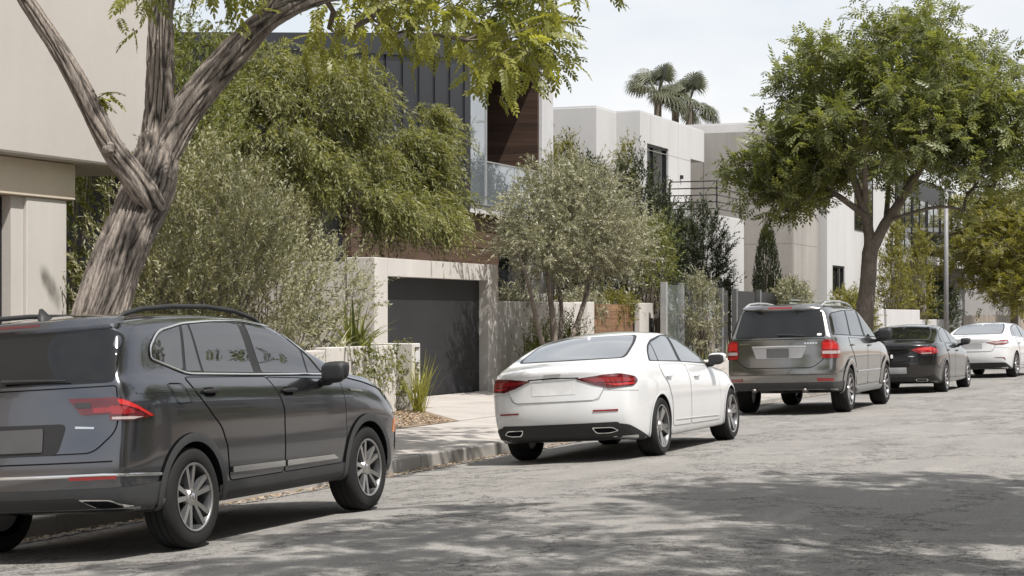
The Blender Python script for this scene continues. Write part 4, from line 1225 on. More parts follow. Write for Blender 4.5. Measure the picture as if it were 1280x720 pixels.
def sedan(name, S, rx, ry, roll, yaw, label, wheel, rim_r, face, back, glass, K, pitch=0):
    c = Car(name, S, (0, 0, 0), roll, yaw, label)
    seat_car(c, rx, ry, S['half_w'], roll, yaw, float(road_z(rx, ry)) + .004 + K.get('dz', 0), pitch)
    c.wheels(wheel, rim_r, face, back)
    c.arch_lips(S['paint'], w=.030, off=.008, r0=S['arch'] - .004)
    dlo = rnd([(-.12, 1.085), (-.02, 1.19), (.13, 1.265), (.40, 1.330), (.88, 1.380), (1.27, 1.385), (1.56, 1.345), (1.85, 1.230), (2.06, 1.105), (2.20, .998), (1.0, 1.050)], [.03, .08, .08, .08, .1, .1, .1, .1, .05, .02, .1])
    if 'dlo' in K: dlo = K['dlo']
    c.patch('window_surround', dlo, M_TRIM, off=.0035)
    gq = K.get('side_glass', M_SIDEG if glass is M_TINT else glass)
    c.patch('window', rnd([(-.075, 1.092), (.005, 1.18), (.15, 1.25), (.265, 1.278), (.165, 1.082)], .02), gq, off=.006)
    c.patch('window', rnd([(.30, 1.292), (.88, 1.364), (1.06, 1.368), (.945, 1.062), (.20, 1.080)], [.02, .05, .02, .02, .02]), gq, off=.006)
    c.patch('window', rnd([(1.16, 1.367), (1.30, 1.364), (1.54, 1.325), (1.84, 1.205), (2.03, 1.080), (2.08, 1.012), (1.06, 1.054)], [.02, .05, .05, .05, .03, .02, .02]), gq, off=.006)
    if K.get('chrome'): c.strip('window_chrome', dlo, .012, M_CHR, off=.008, closed=True, raise_=.003)
    hz = K.get('hz', (.895, .865))
    door(c, [(.08, 1.04), (.12, .92), (.30, .80), (.42, .62), (.44, .315), (1.16, .305), (1.165, .70), (1.09, 1.02)], .05, .30, hz[0], .10, K['handle'])
    door(c, [(1.10, 1.02), (1.175, .70), (1.17, .305), (2.42, .295), (2.46, .50), (2.38, .80), (2.22, .965)], .05, 1.42, hz[1], .10, K['handle'])
    c.patch('sill_skirt', rnd([(.40, .235), (2.55, .225), (2.55, .275), (.42, .285)], .01), S['paint'], off=.012)
    c.strip('door_crease', [(.50, .385), (1.4, .37), (2.35, .35)], [.004, .014, .004], S['paint'], off=.007, raise_=.006)
    # rear glass and boot lid
    c.patch('rear_window', rnd([(-.66, 1.135), (.66, 1.135), (.60, 1.31), (.50, 1.395), (-.50, 1.395), (-.60, 1.31)], [.06, .06, .05, .08, .08, .05]), M_TRIM, 'rear', off=.004, res=.03)
    c.patch('rear_window', rnd([(-.63, 1.142), (.63, 1.142), (.575, 1.305), (.48, 1.388), (-.48, 1.388), (-.575, 1.305)], [.06, .06, .05, .08, .08, .05]), glass, 'rear', off=.0065, res=.03)
    lid = rnd([(-.48, .69), (.48, .69), (.56, .80), (.57, .93), (.60, 1.03), (-.60, 1.03), (-.57, .93), (-.56, .80)], [.07, .07, .04, .03, .02, .02, .03, .04])
    ld = c.patch('boot_lid', lid, S['paint'], 'rear', off=.004, thick=.003)
    c.strip('shut_line', [(-.57, .86), (-.56, .80), (-.51, .705), (-.45, .692), (.45, .692), (.51, .705), (.56, .80), (.57, .86)], .007, S.get('gap', M_GAP), 'rear', off=.006, parent=ld[0])
    c.patch('licence_plate', rnd([(-.26, .905), (.26, .905), (.26, .765), (-.26, .765)], .01) if not K.get('low_plate') else rnd([(-.26, .57), (.26, .57), (.26, .44), (-.26, .44)], .01), K['plate'], 'rear', off=.0065)
    lt = K['lights']
    tl = c.patch('tail_light', rnd([(D(x, y), z) for x, y, z in lt], .02), K.get('lm', M_REDD), 'diag', off=.012, thick=.01, res=.03)
    for ln, mm in K['lenses']:
        c.patch('lens', rnd([(D(x, y), z) for x, y, z in ln], .008), mm, 'diag', off=.016, parent=tl, res=.03)
    for q, w_, mm in K.get('strips', ()): c.strip('boot_trim', q, w_, mm, 'rear', off=.008, raise_=.004)
    for q in K.get('reflectors', ()): c.patch('reflector', rnd(q, .006), M_RED, 'rear', off=.009, mirror=True)
    c.patch('diffuser', rnd(K['diff'], .04), M_TRIM, 'rear', off=.008)
    c.patch('diffuser', rnd([(D(.64, -1.02), K['diff'][1][1]), (D(.80, -.85), .40), (D(.90, -.42), .235), (D(.86, -.5), .215), (D(.75, -.85), .235), (D(.62, -1.0), .25)], .03), M_TRIM, 'diag', off=.0075)
    if 'ex' in K:
        c.patch('exhaust_trim', rnd(K['ex'], .025), M_CHR, 'rear', off=.014, mirror=True)
        e = np.array(K['ex']); e2 = (e - e.mean(0)) * np.array([.88, .70]) + e.mean(0)
        c.patch('exhaust_outlet', rnd([tuple(q) for q in e2], .02), M_GAP, 'rear', off=.017, mirror=True)
    for q in K.get('badges', ()): c.patch('badge', rnd(q[0], q[2]), q[1], 'rear', off=.009)
    c.strip('bumper_gap', [(D(.60, -1.07), .80), (D(.72, -1.0), .79), (D(.88, -.70), .77)], .004, S.get('gap', M_GAP), 'diag', off=.003)
    c.patch('headlight', rnd([(3.35, .66), (3.62, .60), (3.55, .72), (3.25, .80)], .03), MATS['headlight_glass'], 'side', off=.006)
    c.strip('bonnet_line', [(2.40, .955), (2.9, .885), (3.3, .80)], .006, M_GAP, off=.003)
    c.mirrors((1.00, 2.08, 1.055), K['mir'], M_TRIM, (.105, .080, .066))
    zt_ = float(c.cast('top', 0, .18, 0)[0][2])
    f = MB(); f.add([(-.02, .28, zt_), (.02, .28, zt_), (.025, .17, zt_ - .02), (-.025, .17, zt_ - .02), (0, .19, zt_ + .045), (0, .15, zt_ - .02)], [[0, 1, 4], [1, 2, 4], [3, 0, 4], [2, 5, 4], [5, 3, 4]])
    f.build('antenna_fin', K['fin'], c.root, smooth=True)
    return c
P_WHITE = paint('white_car_paint', (0.62, 0.63, 0.64), .0, .28)
M_GAPW = plain('white_panel_gap', (.20, .20, .20), .8)
lensE = [([(.34, -1.06, .925), (.62, -1.03, .935), (.80, -.95, .925), (.86, -.78, .90), (.85, -.80, .875), (.70, -.99, .878), (.5, -1.05, .892)], M_RED),
         ([(.60, -1.04, .868), (.72, -.99, .862), (.85, -.80, .862), (.86, -.77, .845), (.74, -.99, .838)], M_REDB)]
sedan('white_sedan', sedan_spec(P_WHITE, gap=M_GAPW), -6.48, 20.75, ROLL, .0, 'white four door sedan parked in front of the wooden gate', 'twin5', .245, M_ALU, M_ALUD, M_CLEARG,
      dict(handle=P_WHITE, plate=M_PLATEW, mir=P_WHITE, fin=P_WHITE,
           lights=[(.28, -1.08, .935), (.60, -1.04, .965), (.78, -.95, .970), (.86, -.74, .925), (.87, -.70, .875), (.84, -.80, .830), (.66, -1.01, .815), (.48, -1.06, .862)],
           lenses=lensE, strips=[([(-.30, .945), (0, .955), (.30, .945)], .014, M_GAP)],
           reflectors=[[(.44, .585), (.70, .580), (.70, .562), (.44, .566)]],
           diff=[(-.70, .44), (.70, .44), (.70, .27), (.5, .25), (-.5, .25), (-.70, .27), ],
           ex=[(.40, .395), (.62, .39), (.68, .345), (.58, .322), (.44, .325)],
           badges=[([(-.10, 1.0), (.10, 1.0), (.10, .985), (-.10, .985)], plain('pale_badge', (.55, .55, .55), .3, .8), .004)]))
P_BLK = paint('black_car_paint', (0.006, 0.006, 0.0065), .0, .25)
P_BLK.node_tree.nodes['Principled BSDF'].inputs['Specular IOR Level'].default_value = .2
sedan('black_sedan', sedan_spec(P_BLK), -6.42, 40.35, ROLL * .45, .0, 'black four door sedan parked behind the silver SUV', 'multi', .245, M_ALU, M_ALUD, M_TINT,
      dict(handle=P_BLK, plate=M_PLATE, mir=P_BLK, fin=P_BLK, chrome=True, low_plate=True, lm=M_RED, dz=-.02,
           lights=[(.36, -1.07, .93), (.55, -1.05, .985), (.80, -.95, .985), (.87, -.72, .93), (.87, -.70, .86), (.80, -.95, .835), (.60, -1.04, .835)],
           lenses=[([(.45, -1.06, .93), (.60, -1.04, .965), (.80, -.95, .965), (.86, -.76, .92), (.80, -.95, .905), (.60, -1.04, .90)], M_REDB),
                   ([(.58, -1.04, .862), (.80, -.95, .862), (.80, -.95, .845), (.60, -1.04, .845)], M_CLR)],
           diff=[(-.70, .36), (.70, .36), (.70, .27), (-.70, .27)], ex=[(.42, .335), (.66, .33), (.66, .285), (.44, .285)],
           badges=[([(-.06, .84), (-.01, .84), (-.01, .76), (-.06, .76)], M_PLATEW, .02), ([(-.30, 1.02), (-.22, 1.02), (-.22, .99), (-.30, .99)], M_CHR, .01), ([(.30, .80), (.42, .80), (.42, .785), (.30, .785)], M_CHR, .003)],
           ))
sedan('far_white_sedan', sedan_spec(P_WHITE, belt=[(-1.1, .99), (-.9, 1.03), (-.6, 1.05), (0, 1.06), (1, 1.04), (2.1, .985), (2.8, .915), (3.3, .82), (3.6, .70), (3.8, .58)]), -6.30, 50.9, ROLL * .45, -.085, 'white sedan parked farthest away past the lamp post', 'multi', .235, M_ALU, M_ALUD, M_CLEARG,
      dict(handle=M_CHR, plate=M_PLATE, mir=P_WHITE, fin=P_WHITE, chrome=True,
           lights=[(.38, -1.07, .925), (.62, -1.03, .95), (.80, -.95, .975), (.86, -.74, .98), (.87, -.70, .90), (.80, -.94, .865), (.60, -1.04, .865)],
           lm=M_RED, lenses=[([(.45, -1.06, .92), (.62, -1.03, .935), (.84, -.80, .95), (.85, -.76, .90), (.62, -1.03, .885)], M_CLR)],
           strips=[([(-.40, .945), (0, .955), (.40, .945)], .014, M_CHR)],
           reflectors=[[(.55, .545), (.78, .535), (.80, .46), (.76, .52)]],
           diff=[(-.70, .40), (.70, .40), (.70, .27), (-.70, .27)], badges=[]))

# ================= big silver-grey SUV
P_SIL = paint('warm_grey_metallic_paint', (0.235, 0.232, 0.226), .93, .20)
GL = dict(
    paint=P_SIL, recess=P_SIL, ends=(-1.15, 3.95), wb=3.10, half_w=.965, wr=.378, tw=.275, arch=.425, arch_lo=.30, tum=.27,
    st=[-1.15, -1.11, -1.0, -.82, -.6, -.38, -.15, .1, .4, .7, 1.0, 1.3, 1.55, 1.75, 1.95, 2.2, 2.45, 2.65, 2.82, 3.05, 3.35, 3.6, 3.78, 3.90, 3.95],
    sill=[(-1.15, .40), (-.6, .34), (0, .32), (3.1, .32), (3.7, .30), (3.95, .33)],
    belt=[(-1.15, 1.27), (0, 1.265), (1.5, 1.235), (2.45, 1.205), (2.8, 1.17), (3.3, 1.07), (3.7, .96), (3.95, .82)],
    top=[(-1.15, 1.775), (-.9, 1.795), (-.3, 1.825), (.4, 1.835), (1.1, 1.825), (1.55, 1.785), (1.75, 1.735), (2.65, 1.265), (2.82, 1.235), (3.35, 1.16), (3.7, 1.06), (3.88, .93), (3.95, .84)],
    crown=[(-1.15, .05), (1.6, .055), (2.2, .07), (3.95, .05)],
    half=[(-1.15, .88), (-1.0, .915), (-.7, .945), (-.2, .96), (3.2, .96), (3.5, .94), (3.8, .85), (3.95, .72)],
    rowx=[.93, .97, .988, .990, 1.0, .970, .945],
    rearp=[(.36, -1.02), (.5, -1.13), (.62, -1.15), (.70, -1.14), (.76, -1.08), (1.1, -1.06), (1.26, -1.045), (1.5, -.94), (1.72, -.84), (1.76, -.86), (1.83, -.82)],
    rbow=.12, frontp=[(.3, 3.85), (.5, 3.93), (.8, 3.95), (1.0, 3.9), (1.1, 3.8)], fbow=.26, rbl=.85)
c = Car('silver_suv', GL, (0, 0, 0), ROLL, 0, 'large warm grey metallic SUV with roof rails parked before the street tree')
seat_car(c, -6.57, 31.42, .965, ROLL * .45, 0, float(road_z(-6.57, 33)) + .004)
c.wheels('multi', .262, M_ALU, M_ALUD)
c.arch_lips(P_SIL, w=.085, off=.022, r0=.42)
dl = rnd([(-.85, 1.295), (-.70, 1.60), (-.55, 1.66), (.3, 1.70), (1.2, 1.70), (1.62, 1.675), (1.95, 1.565), (2.56, 1.218), (1.0, 1.25)], [.03, .05, .06, .1, .1, .1, .1, .02, .1])
c.patch('window_surround', dl, M_TRIM, off=.0035)
for q in ([(-.82, 1.305), (-.68, 1.59), (-.53, 1.645), (.42, 1.688), (.20, 1.278)], [(.52, 1.688), (1.35, 1.688), (1.33, 1.256), (.32, 1.272)], [(1.50, 1.680), (1.62, 1.662), (1.93, 1.555), (2.44, 1.250), (2.44, 1.232), (1.50, 1.252)]):
    c.patch('window', rnd(q, .025), M_SIDEG, off=.006)
door(c, [(.02, 1.24), (.05, 1.10), (.30, .95), (.46, .80), (.50, .43), (1.42, .43), (1.42, 1.20)], .05, .22, 1.11, .10, P_SIL)
door(c, [(1.435, 1.20), (1.435, .43), (2.45, .43), (2.56, .60), (2.56, 1.15)], .05, 1.62, 1.085, .10, P_SIL)
sb = c.patch('side_step', rnd([(.50, .335), (2.60, .335), (2.60, .385), (.50, .385)], .015), M_STEEL, off=.045, thick=.03)
c.strip('door_moulding', [(.52, .66), (1.42, .655), (2.5, .65)], .035, P_SIL, off=.010, raise_=.008)
gate = rnd([(-.56, .77), (.56, .77), (.72, .90), (.76, 1.0), (.745, 1.235), (-.745, 1.235), (-.76, 1.0), (-.72, .90)], [.08, .08, .05, .05, .02, .02, .05, .05])
tg = c.patch('tailgate', gate, P_SIL, 'rear', off=.004, thick=.003)
c.strip('shut_line', gate, .010, M_GAP, 'rear', off=.005, closed=True, parent=tg[0])
c.patch('rear_window', rnd([(-.76, 1.262), (.76, 1.262), (.665, 1.705), (-.665, 1.705)], .05), M_TINT, 'rear', off=.006)
sp_ = c.patch('spoiler', rnd([(-.66, 1.715), (.66, 1.715), (.64, 1.765), (-.64, 1.765)], .02), P_SIL, 'rear', off=.04, thick=.02)
c.patch('brake_light', rnd([(-.20, 1.725), (.20, 1.725), (.19, 1.752), (-.19, 1.752)], .008), M_RED, 'rear', off=.044, thick=.002, parent=sp_[0])
wp = MB(); wp.add(*tube([(-.02, -1.065, 1.31), (.2, -1.065, 1.305), (.42, -1.05, 1.29)], [.016, .012, .006], 6, True)); wp.build('rear_wiper', M_TRIM, c.root)
tl = c.patch('tail_light', rnd([(D(.76, -1.08), .915), (D(.78, -1.07), 1.20), (D(.86, -1.0), 1.225), (D(.93, -.86), 1.17), (D(.955, -.74), 1.08), (D(.955, -.74), .915)], .035), M_RED, 'diag', off=.018, thick=.015)
c.patch('lens', rnd([(D(.775, -1.07), .985), (D(.945, -.77), .985), (D(.945, -.77), 1.035), (D(.775, -1.07), 1.035)], .01), M_CLR, 'diag', off=.023, parent=tl)
c.patch('lens', rnd([(D(.785, -1.065), 1.06), (D(.935, -.82), 1.06), (D(.92, -.87), 1.15), (D(.79, -1.05), 1.18)], .02), M_REDB, 'diag', off=.023, parent=tl)
c.patch('plate_recess', rnd([(-.45, 1.105), (.45, 1.105), (.38, .925), (-.38, .925)], .03), plain('satin_grey', (.30, .30, .31), .4, .5), 'rear', off=.008)
c.patch('licence_plate', rnd([(-.20, 1.09), (.17, 1.09), (.17, .94), (-.20, .94)], .01), M_PLATED, 'rear', off=.013)
c.strip('boot_trim', [(-.45, 1.115), (0, 1.12), (.45, 1.115)], .022, M_CHR, 'rear', off=.010, raise_=.005)
for x0, x1 in ((-.68, -.47), (.42, .64)):
    for k in range(5):
        xa = x0 + (x1 - x0) * k / 5
        c.patch('badge_letter', rnd([(xa, 1.155), (xa + .03, 1.155), (xa + .03, 1.178), (xa, 1.178)], .004), M_CHR, 'rear', off=.009)
c.patch('sticker', rnd([(.62, 1.285), (.69, 1.285), (.69, 1.32), (.62, 1.32)], .015), M_PLATEW, 'rear', off=.008)
c.patch('bumper_lower', rnd([(-.84, .53), (.84, .53), (.82, .42), (-.82, .42)], .03), M_CLAD, 'rear', off=.007)
c.patch('bumper_lower', rnd([(D(.74, -1.1), .53), (D(.90, -.95), .53), (D(.96, -.46), .53), (D(.96, -.44), .36), (D(.9, -.85), .38), (D(.74, -1.05), .42)], .02), M_CLAD, 'diag', off=.0065)
c.patch('reflector', rnd([(.62, .600), (.87, .590), (.87, .545), (.62, .548)], .008), M_RED, 'rear', off=.010, mirror=True)
c.strip('bumper_gap', [(-.86, .655), (0, .66), (.86, .655)], .008, M_GAP, 'rear', off=.004)
ex = MB(); ex.cyl((.42, -1.12, .40), (.42, -.9, .40), .035, n=12); ex.build('exhaust_pipe', M_DISC, c.root, smooth=True)
ex = MB(); ex.cyl((-.42, -1.12, .40), (-.42, -.9, .40), .035, n=12); ex.build('exhaust_pipe', M_DISC, c.root, smooth=True)
c.patch('headlight', rnd([(3.45, .85), (3.75, .80), (3.72, .98), (3.4, 1.02)], .03), MATS['headlight_glass'], 'side', off=.006)
c.mirrors((1.075, 2.42, 1.27), M_TRIM, M_TRIM, (.12, .075, .10))
ysr = [-.75, -.62, -.4, .1, .7, 1.2, 1.5, 1.62, 1.70]
zr_ = [float(c.cast('top', .64, y, 0)[0][2]) for y in ysr]
V_, F_ = tube([(.64, y, z + o_) for y, z, o_ in zip(ysr, zr_, [.005, .035, .055, .062, .062, .058, .045, .025, .004])], .018, 8, True)
c.put('roof_rail', V_, F_, None, M_STEEL, c.root, True)
# ------------------------------------------------------------------ vegetation
def leaf_mat(name, c_lo, c_hi, trans=0.35, rough=0.45, tcol=None):
    m, t, p = nmat(name)
    a = N_(t, 'ShaderNodeAttribute', attribute_name='tint')
    c = ramp(t, a.outputs['Fac'], [(0.0, c_lo), (1.0, c_hi)])
    L_(t, c, p.inputs['Base Color']); p.inputs['Roughness'].default_value = rough
    p.inputs['Specular IOR Level'].default_value = 0.4
    tr = N_(t, 'ShaderNodeBsdfTranslucent')
    tc_ = mixc(t, 1.0, c, tcol or (1.5, 1.45, 0.55), 'MULTIPLY')
    L_(t, tc_, tr.inputs['Color'])
    ms = N_(t, 'ShaderNodeMixShader'); ms.inputs['Fac'].default_value = trans
    out = t.nodes['Material Output']
    L_(t, p.outputs['BSDF'], ms.inputs[1]); L_(t, tr.outputs['BSDF'], ms.inputs[2]); L_(t, ms.outputs['Shader'], out.inputs['Surface'])
    return m
def bark_mat(name, c0, c1, scale=1.0, ridged=False):
    m, t, p = nmat(name)
    v = wpos(t, (17 * scale, 17 * scale, 2.2 * scale), obj=True)
    n1 = noise(t, 2.6, 7, 0.7, v, 0.3)
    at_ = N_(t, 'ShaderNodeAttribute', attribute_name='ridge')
    n2 = noise(t, 3.0, 4, 0.6, wpos(t, obj=True))
    c = ramp(t, n1, [(0.35, c0), (0.62, c1)])
    c = mixc(t, 1.0, c, ramp(t, n2, [(0.3, 0.75), (0.7, 1.15)]), 'MULTIPLY')
    if ridged: c = mixc(t, 1.0, c, ramp(t, at_.outputs['Fac'], [(0.15, 0.16), (0.60, 0.85), (0.95, 1.12)]), 'MULTIPLY')  # furrows darkened in the colour: darker bark plus painted groove shade
    L_(t, c, p.inputs['Base Color']); p.inputs['Roughness'].default_value = 0.9
    p.inputs['Specular IOR Level'].default_value = 0.2
    bump(t, p, n1, 0.9, 0.03)
    return m
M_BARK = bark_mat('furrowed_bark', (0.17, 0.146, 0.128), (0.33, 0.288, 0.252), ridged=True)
M_BARK2 = bark_mat('smooth_grey_bark', (0.11, 0.092, 0.076), (0.24, 0.205, 0.172))
L_NEAR = leaf_mat('yellow_green_leaf', (0.085, 0.105, 0.030), (0.295, 0.300, 0.085), 0.5, 0.4)
L_TREE = leaf_mat('mid_green_leaf', (0.054, 0.068, 0.029), (0.235, 0.255, 0.100), 0.45, 0.42)
L_YEL = leaf_mat('olive_yellow_leaf', (0.085, 0.088, 0.026), (0.23, 0.215, 0.065), 0.42, 0.5)
L_OLIVE = leaf_mat('silvery_olive_leaf', (0.105, 0.106, 0.070), (0.41, 0.395, 0.285), 0.30, 0.45, (1.1, 1.15, .7))
L_BUSH = leaf_mat('grey_green_shrub_leaf', (0.095, 0.098, 0.056), (0.37, 0.36, 0.232), 0.30, 0.5, (1.2, 1.2, .6))
L_WEEP = leaf_mat('weeping_green_leaf', (0.070, 0.080, 0.036), (0.290, 0.295, 0.140), 0.42, 0.5)
L_DARK = leaf_mat('dark_evergreen_leaf', (0.016, 0.024, 0.012), (0.066, 0.080, 0.036), 0.2, 0.5)
L_SHRUB = leaf_mat('fresh_shrub_leaf', (0.06, 0.078, 0.022), (0.21, 0.22, 0.07), 0.38, 0.5)
L_PALM = leaf_mat('palm_leaf', (0.035, 0.042, 0.022), (0.105, 0.112, 0.062), 0.2, 0.5)
L_GRASS = leaf_mat('dry_grass_blade', (0.16, 0.17, 0.035), (0.36, 0.34, 0.10), 0.4, 0.5)
L_WHITEF = leaf_mat('pale_flower', (0.30, 0.30, 0.22), (0.50, 0.48, 0.38), 0.3, 0.6)

# leaf templates: (verts, quads) with x along the leaf, z up
def leaflet(l=1.0, w=.3, fold=.12):
    return np.array([(0, 0, 0), (l * .45, w * .5, fold * w), (l, 0, -.06 * l), (l * .45, -w * .5, fold * w)]), np.array([[0, 3, 2, 1]])
def pinnate(n=6, L=1.0, ll=.34, lw=.115, droop=.30, folded=False, seed=0):
    rg = np.random.default_rng(seed)
    V, F = [], []
    def rach(x): return np.array([x, 0, -droop * x * x + .10 * x])
    for i in range(n + 1):
        x = L * (.16 + .80 * i / n)
        for sd in ((1, -1) if i < n else (0,)):
            a = sd * (1.05 - .40 * i / n) + rg.normal(0, .08)
            sc = (1.0 - .35 * (i / n - .45) ** 2 * 2) * rg.uniform(.88, 1.1)
            d = np.array([math.cos(a), math.sin(a), -.25 + rg.normal(0, .08)]); d /= np.linalg.norm(d)
            s_ = np.array([-math.sin(a), math.cos(a), 0]); u = np.cross(d, s_)
            b = rach(x); l, w = ll * sc, lw * sc
            k = len(V)
            if folded:
                V += [b, b + d * l * .3 + s_ * w * .5 + u * w * .12, b + d * l * .7 + s_ * w * .38 - u * .02, b + d * l - u * .05 * l, b + d * l * .7 - s_ * w * .38 - u * .02, b + d * l * .3 - s_ * w * .5 + u * w * .12, b + d * l * .5 - u * .0]
                F += [[k, k + 6, k + 2, k + 1], [k + 6, k + 3, k + 2, k + 2], [k, k + 5, k + 4, k + 6], [k + 6, k + 4, k + 3, k + 3]]
            else:
                V += [b, b + d * l * .45 + s_ * w * .5, b + d * l - u * .06 * l, b + d * l * .45 - s_ * w * .5]
                F += [[k, k + 3, k + 2, k + 1]]
    k = len(V)
    m_ = rach(L * .5); e = rach(L)
    V += [np.array([0, .006, 0]), m_ + np.array([0, .005, 0]), m_ - np.array([0, .005, 0]), np.array([0, -.006, 0]), e]
    F += [[k, k + 3, k + 2, k + 1], [k + 1, k + 2, k + 4, k + 4]]
    return np.array(V), np.array(F)
def frames(d, up=None, roll=None, rg=None):
    """rotation matrices (n,3,3) with columns x=d"""
    d = d / (np.linalg.norm(d, axis=1, keepdims=True) + 1e-9)
    up = np.broadcast_to(np.array([0, 0, 1.0]), d.shape) if up is None else up
    y = np.cross(up, d); bad = np.linalg.norm(y, axis=1) < 1e-3
    y[bad] = np.array([1.0, 0, 0]); y /= np.linalg.norm(y, axis=1, keepdims=True)
    z = np.cross(d, y)
    if roll is not None:
        c, s_ = np.cos(roll)[:, None], np.sin(roll)[:, None]
        y, z = y * c + z * s_, z * c - y * s_
    return np.stack([d, y, z], 2)
def scatter(tpls, P, Rm, S, tint, pick):
    """one vertex/face soup of many leaves; degenerate quads are allowed as triangles"""
    Vs, Fs, Ts = [], [], []; off = 0
    for k, (tv, tf) in enumerate(tpls):
        idx = np.nonzero(pick == k)[0]
        if not len(idx): continue
        v = np.einsum('nij,mj->nmi', Rm[idx], tv) * S[idx][:, None, None] + P[idx][:, None]
        n, m_ = v.shape[:2]
        Vs.append(v.reshape(-1, 3)); Ts.append(np.repeat(tint[idx], m_))
        Fs.append((tf[None] + (np.arange(n) * m_)[:, None, None] + off).reshape(-1, 4)); off += n * m_
    return np.concatenate(Vs), np.concatenate(Fs), np.concatenate(Ts)
def soup_mesh(name, V, F, T, m):
    # split degenerate quads (repeated last index) into triangles
    tri = F[:, 2] == F[:, 3]
    if not tri.any(): return fast_mesh(name, V, F, m, attrs={'tint': T})
    q = F[~tri]; t3 = F[tri][:, :3]
    me = bpy.data.meshes.new(name)
    me.vertices.add(len(V)); me.vertices.foreach_set('co', V.astype(np.float32).ravel())
    lv = np.concatenate([q.ravel(), t3.ravel()]).astype(np.int32)
    me.loops.add(len(lv)); me.loops.foreach_set('vertex_index', lv)
    me.polygons.add(len(q) + len(t3))
    ls = np.concatenate([np.arange(len(q)) * 4, len(q) * 4 + np.arange(len(t3)) * 3]).astype(np.int32)
    me.polygons.foreach_set('loop_start', ls)
    me.polygons.foreach_set('loop_total', np.concatenate([np.full(len(q), 4), np.full(len(t3), 3)]).astype(np.int32))
    me.materials.append(m)
    a = me.attributes.new('tint', 'FLOAT', 'POINT'); a.data.foreach_set('value', T.astype(np.float32))
    me.update(calc_edges=True)
    return me
def rdir(rg, n):
    v = rg.normal(size=(n, 3)); return v / np.linalg.norm(v, axis=1, keepdims=True)

# branching skeleton: trunk polylines plus attractor points, each joined to the nearest node
class Skel:
    def __init__(s): s.P = []; s.par = []; s.fix = []
    def chain(s, pts, rad, parent=-1, step=.22):
        pts = [np.array(p, float) for p in pts]; first = True
        for (a, b), (r0, r1) in zip(zip(pts[:-1], pts[1:]), zip(rad[:-1], rad[1:])):
            n = max(1, int(np.linalg.norm(b - a) / step))
            for k in range(n + (1 if b is pts[-1] else 0)):
                f = k / n
                s.P.append(a + (b - a) * f); s.par.append(parent); s.fix.append(r0 + (r1 - r0) * f); parent = len(s.P) - 1
        return parent
    def attract(s, A, rg, step=.28, start=0, droop=.12, up_pen=.6):
        root = s.P[start]
        order = np.argsort(np.linalg.norm(A - root, axis=1)); tips = np.zeros(len(A), int); prev = np.zeros_like(A)
        arr = np.zeros((len(s.P) + len(A) * 40, 3)); arr[:len(s.P)] = s.P; n0 = len(s.P)
        for ai in order:
            a = A[ai]
            d = np.linalg.norm(arr[start:n0] - a, axis=1) + up_pen * np.maximum(0, arr[start:n0, 2] - a[2] + .25)
            j = start + int(np.argmin(d)); p = arr[j]; dist = np.linalg.norm(a - p)
            n = max(1, int(dist / step)); par = j
            perp = rg.normal(size=3) * dist * .10
            for k in range(1, n + 1):
                f = k / n
                q = p + (a - p) * f + perp * math.sin(math.pi * f) + np.array([0, 0, droop * dist * math.sin(math.pi * f)])
                s.P.append(q); s.par.append(par); s.fix.append(0); par = len(s.P) - 1
                if n0 < len(arr): arr[n0] = q; n0 += 1
            tips[ai] = par
            prev[ai] = s.P[s.par[par]] if s.par[par] >= 0 else p
        s.tips = tips; s.prev = prev
    def mesh(s, name, m, rt=.006, ex=.42, nside=6, maxr=.12, big=None):
        n = len(s.P); cnt = np.zeros(n); kids = [[] for _ in range(n)]
        for i in range(n):
            if s.par[i] >= 0: kids[s.par[i]].append(i)
        for i in range(n - 1, -1, -1):
            if not kids[i]: cnt[i] += 1
            if s.par[i] >= 0: cnt[s.par[i]] += cnt[i]
        rad = np.minimum(rt * cnt ** ex, maxr); fx = np.array(s.fix); rad = np.where(fx > 0, np.maximum(fx, 0), rad)
        V, F = [], []; off = 0; done = np.zeros(n, bool)
        for i in range(n):
            if done[i]: continue
            if s.fix[i] > 0 and big: done[i] = True; continue
            ch = [i]; done[i] = True
            while True:
                k = [c for c in kids[ch[-1]] if not done[c]]
                if not k: break
                k = max(k, key=lambda c: cnt[c]); ch.append(k); done[k] = True
            pts = [s.P[j] for j in ch]; rr = [rad[j] for j in ch]
            if s.par[i] >= 0: pts = [s.P[s.par[i]]] + pts; rr = [min(rad[s.par[i]], rr[0] * 1.15)] + rr
            if len(pts) < 2: continue
            rr[-1] *= .5
            v, f = tube(pts, rr, nside if rr[0] > .03 else 4)
            V.append(v); F += [[a + off for a in q] for q in f]; off += len(v)
        return fast_mesh(name, np.concatenate(V), np.array(F), m, smooth=True)

def clumps(rg, centre, radii, n, shell=.55, zmin=None):
    d = rdir(rg, n); r = rg.uniform(shell ** 3, 1, n) ** (1 / 3)
    P = np.array(centre) + d * r[:, None] * np.array(radii)
    return P if zmin is None else P[P[:, 2] > zmin]
def rosettes(rg, tips, prev, k, tpl, S, spread=.9, up=.25, droop=-.1, tint_fn=None, pos_j=.08):
    """k compound leaves round every twig end"""
    n = len(tips); ax = tips - prev; ax /= np.linalg.norm(ax, axis=1, keepdims=True) + 1e-6
    P = np.repeat(tips, k, 0) + rg.normal(0, pos_j, (n * k, 3))
    d = np.repeat(ax, k, 0) * .55 + rdir(rg, n * k) * spread + np.array([0, 0, up])
    d[:, 2] += droop
    Rm = frames(d, roll=rg.normal(0, .5, n * k))
    sz = rg.uniform(S[0], S[1], n * k)
    clump = np.repeat(rg.uniform(0, 1, n), k)
    tint = np.clip(.5 * clump + .5 * rg.uniform(0, 1, n * k), 0, 1)
    return P, Rm, sz, tint, rg.integers(0, len(tpl), n * k)

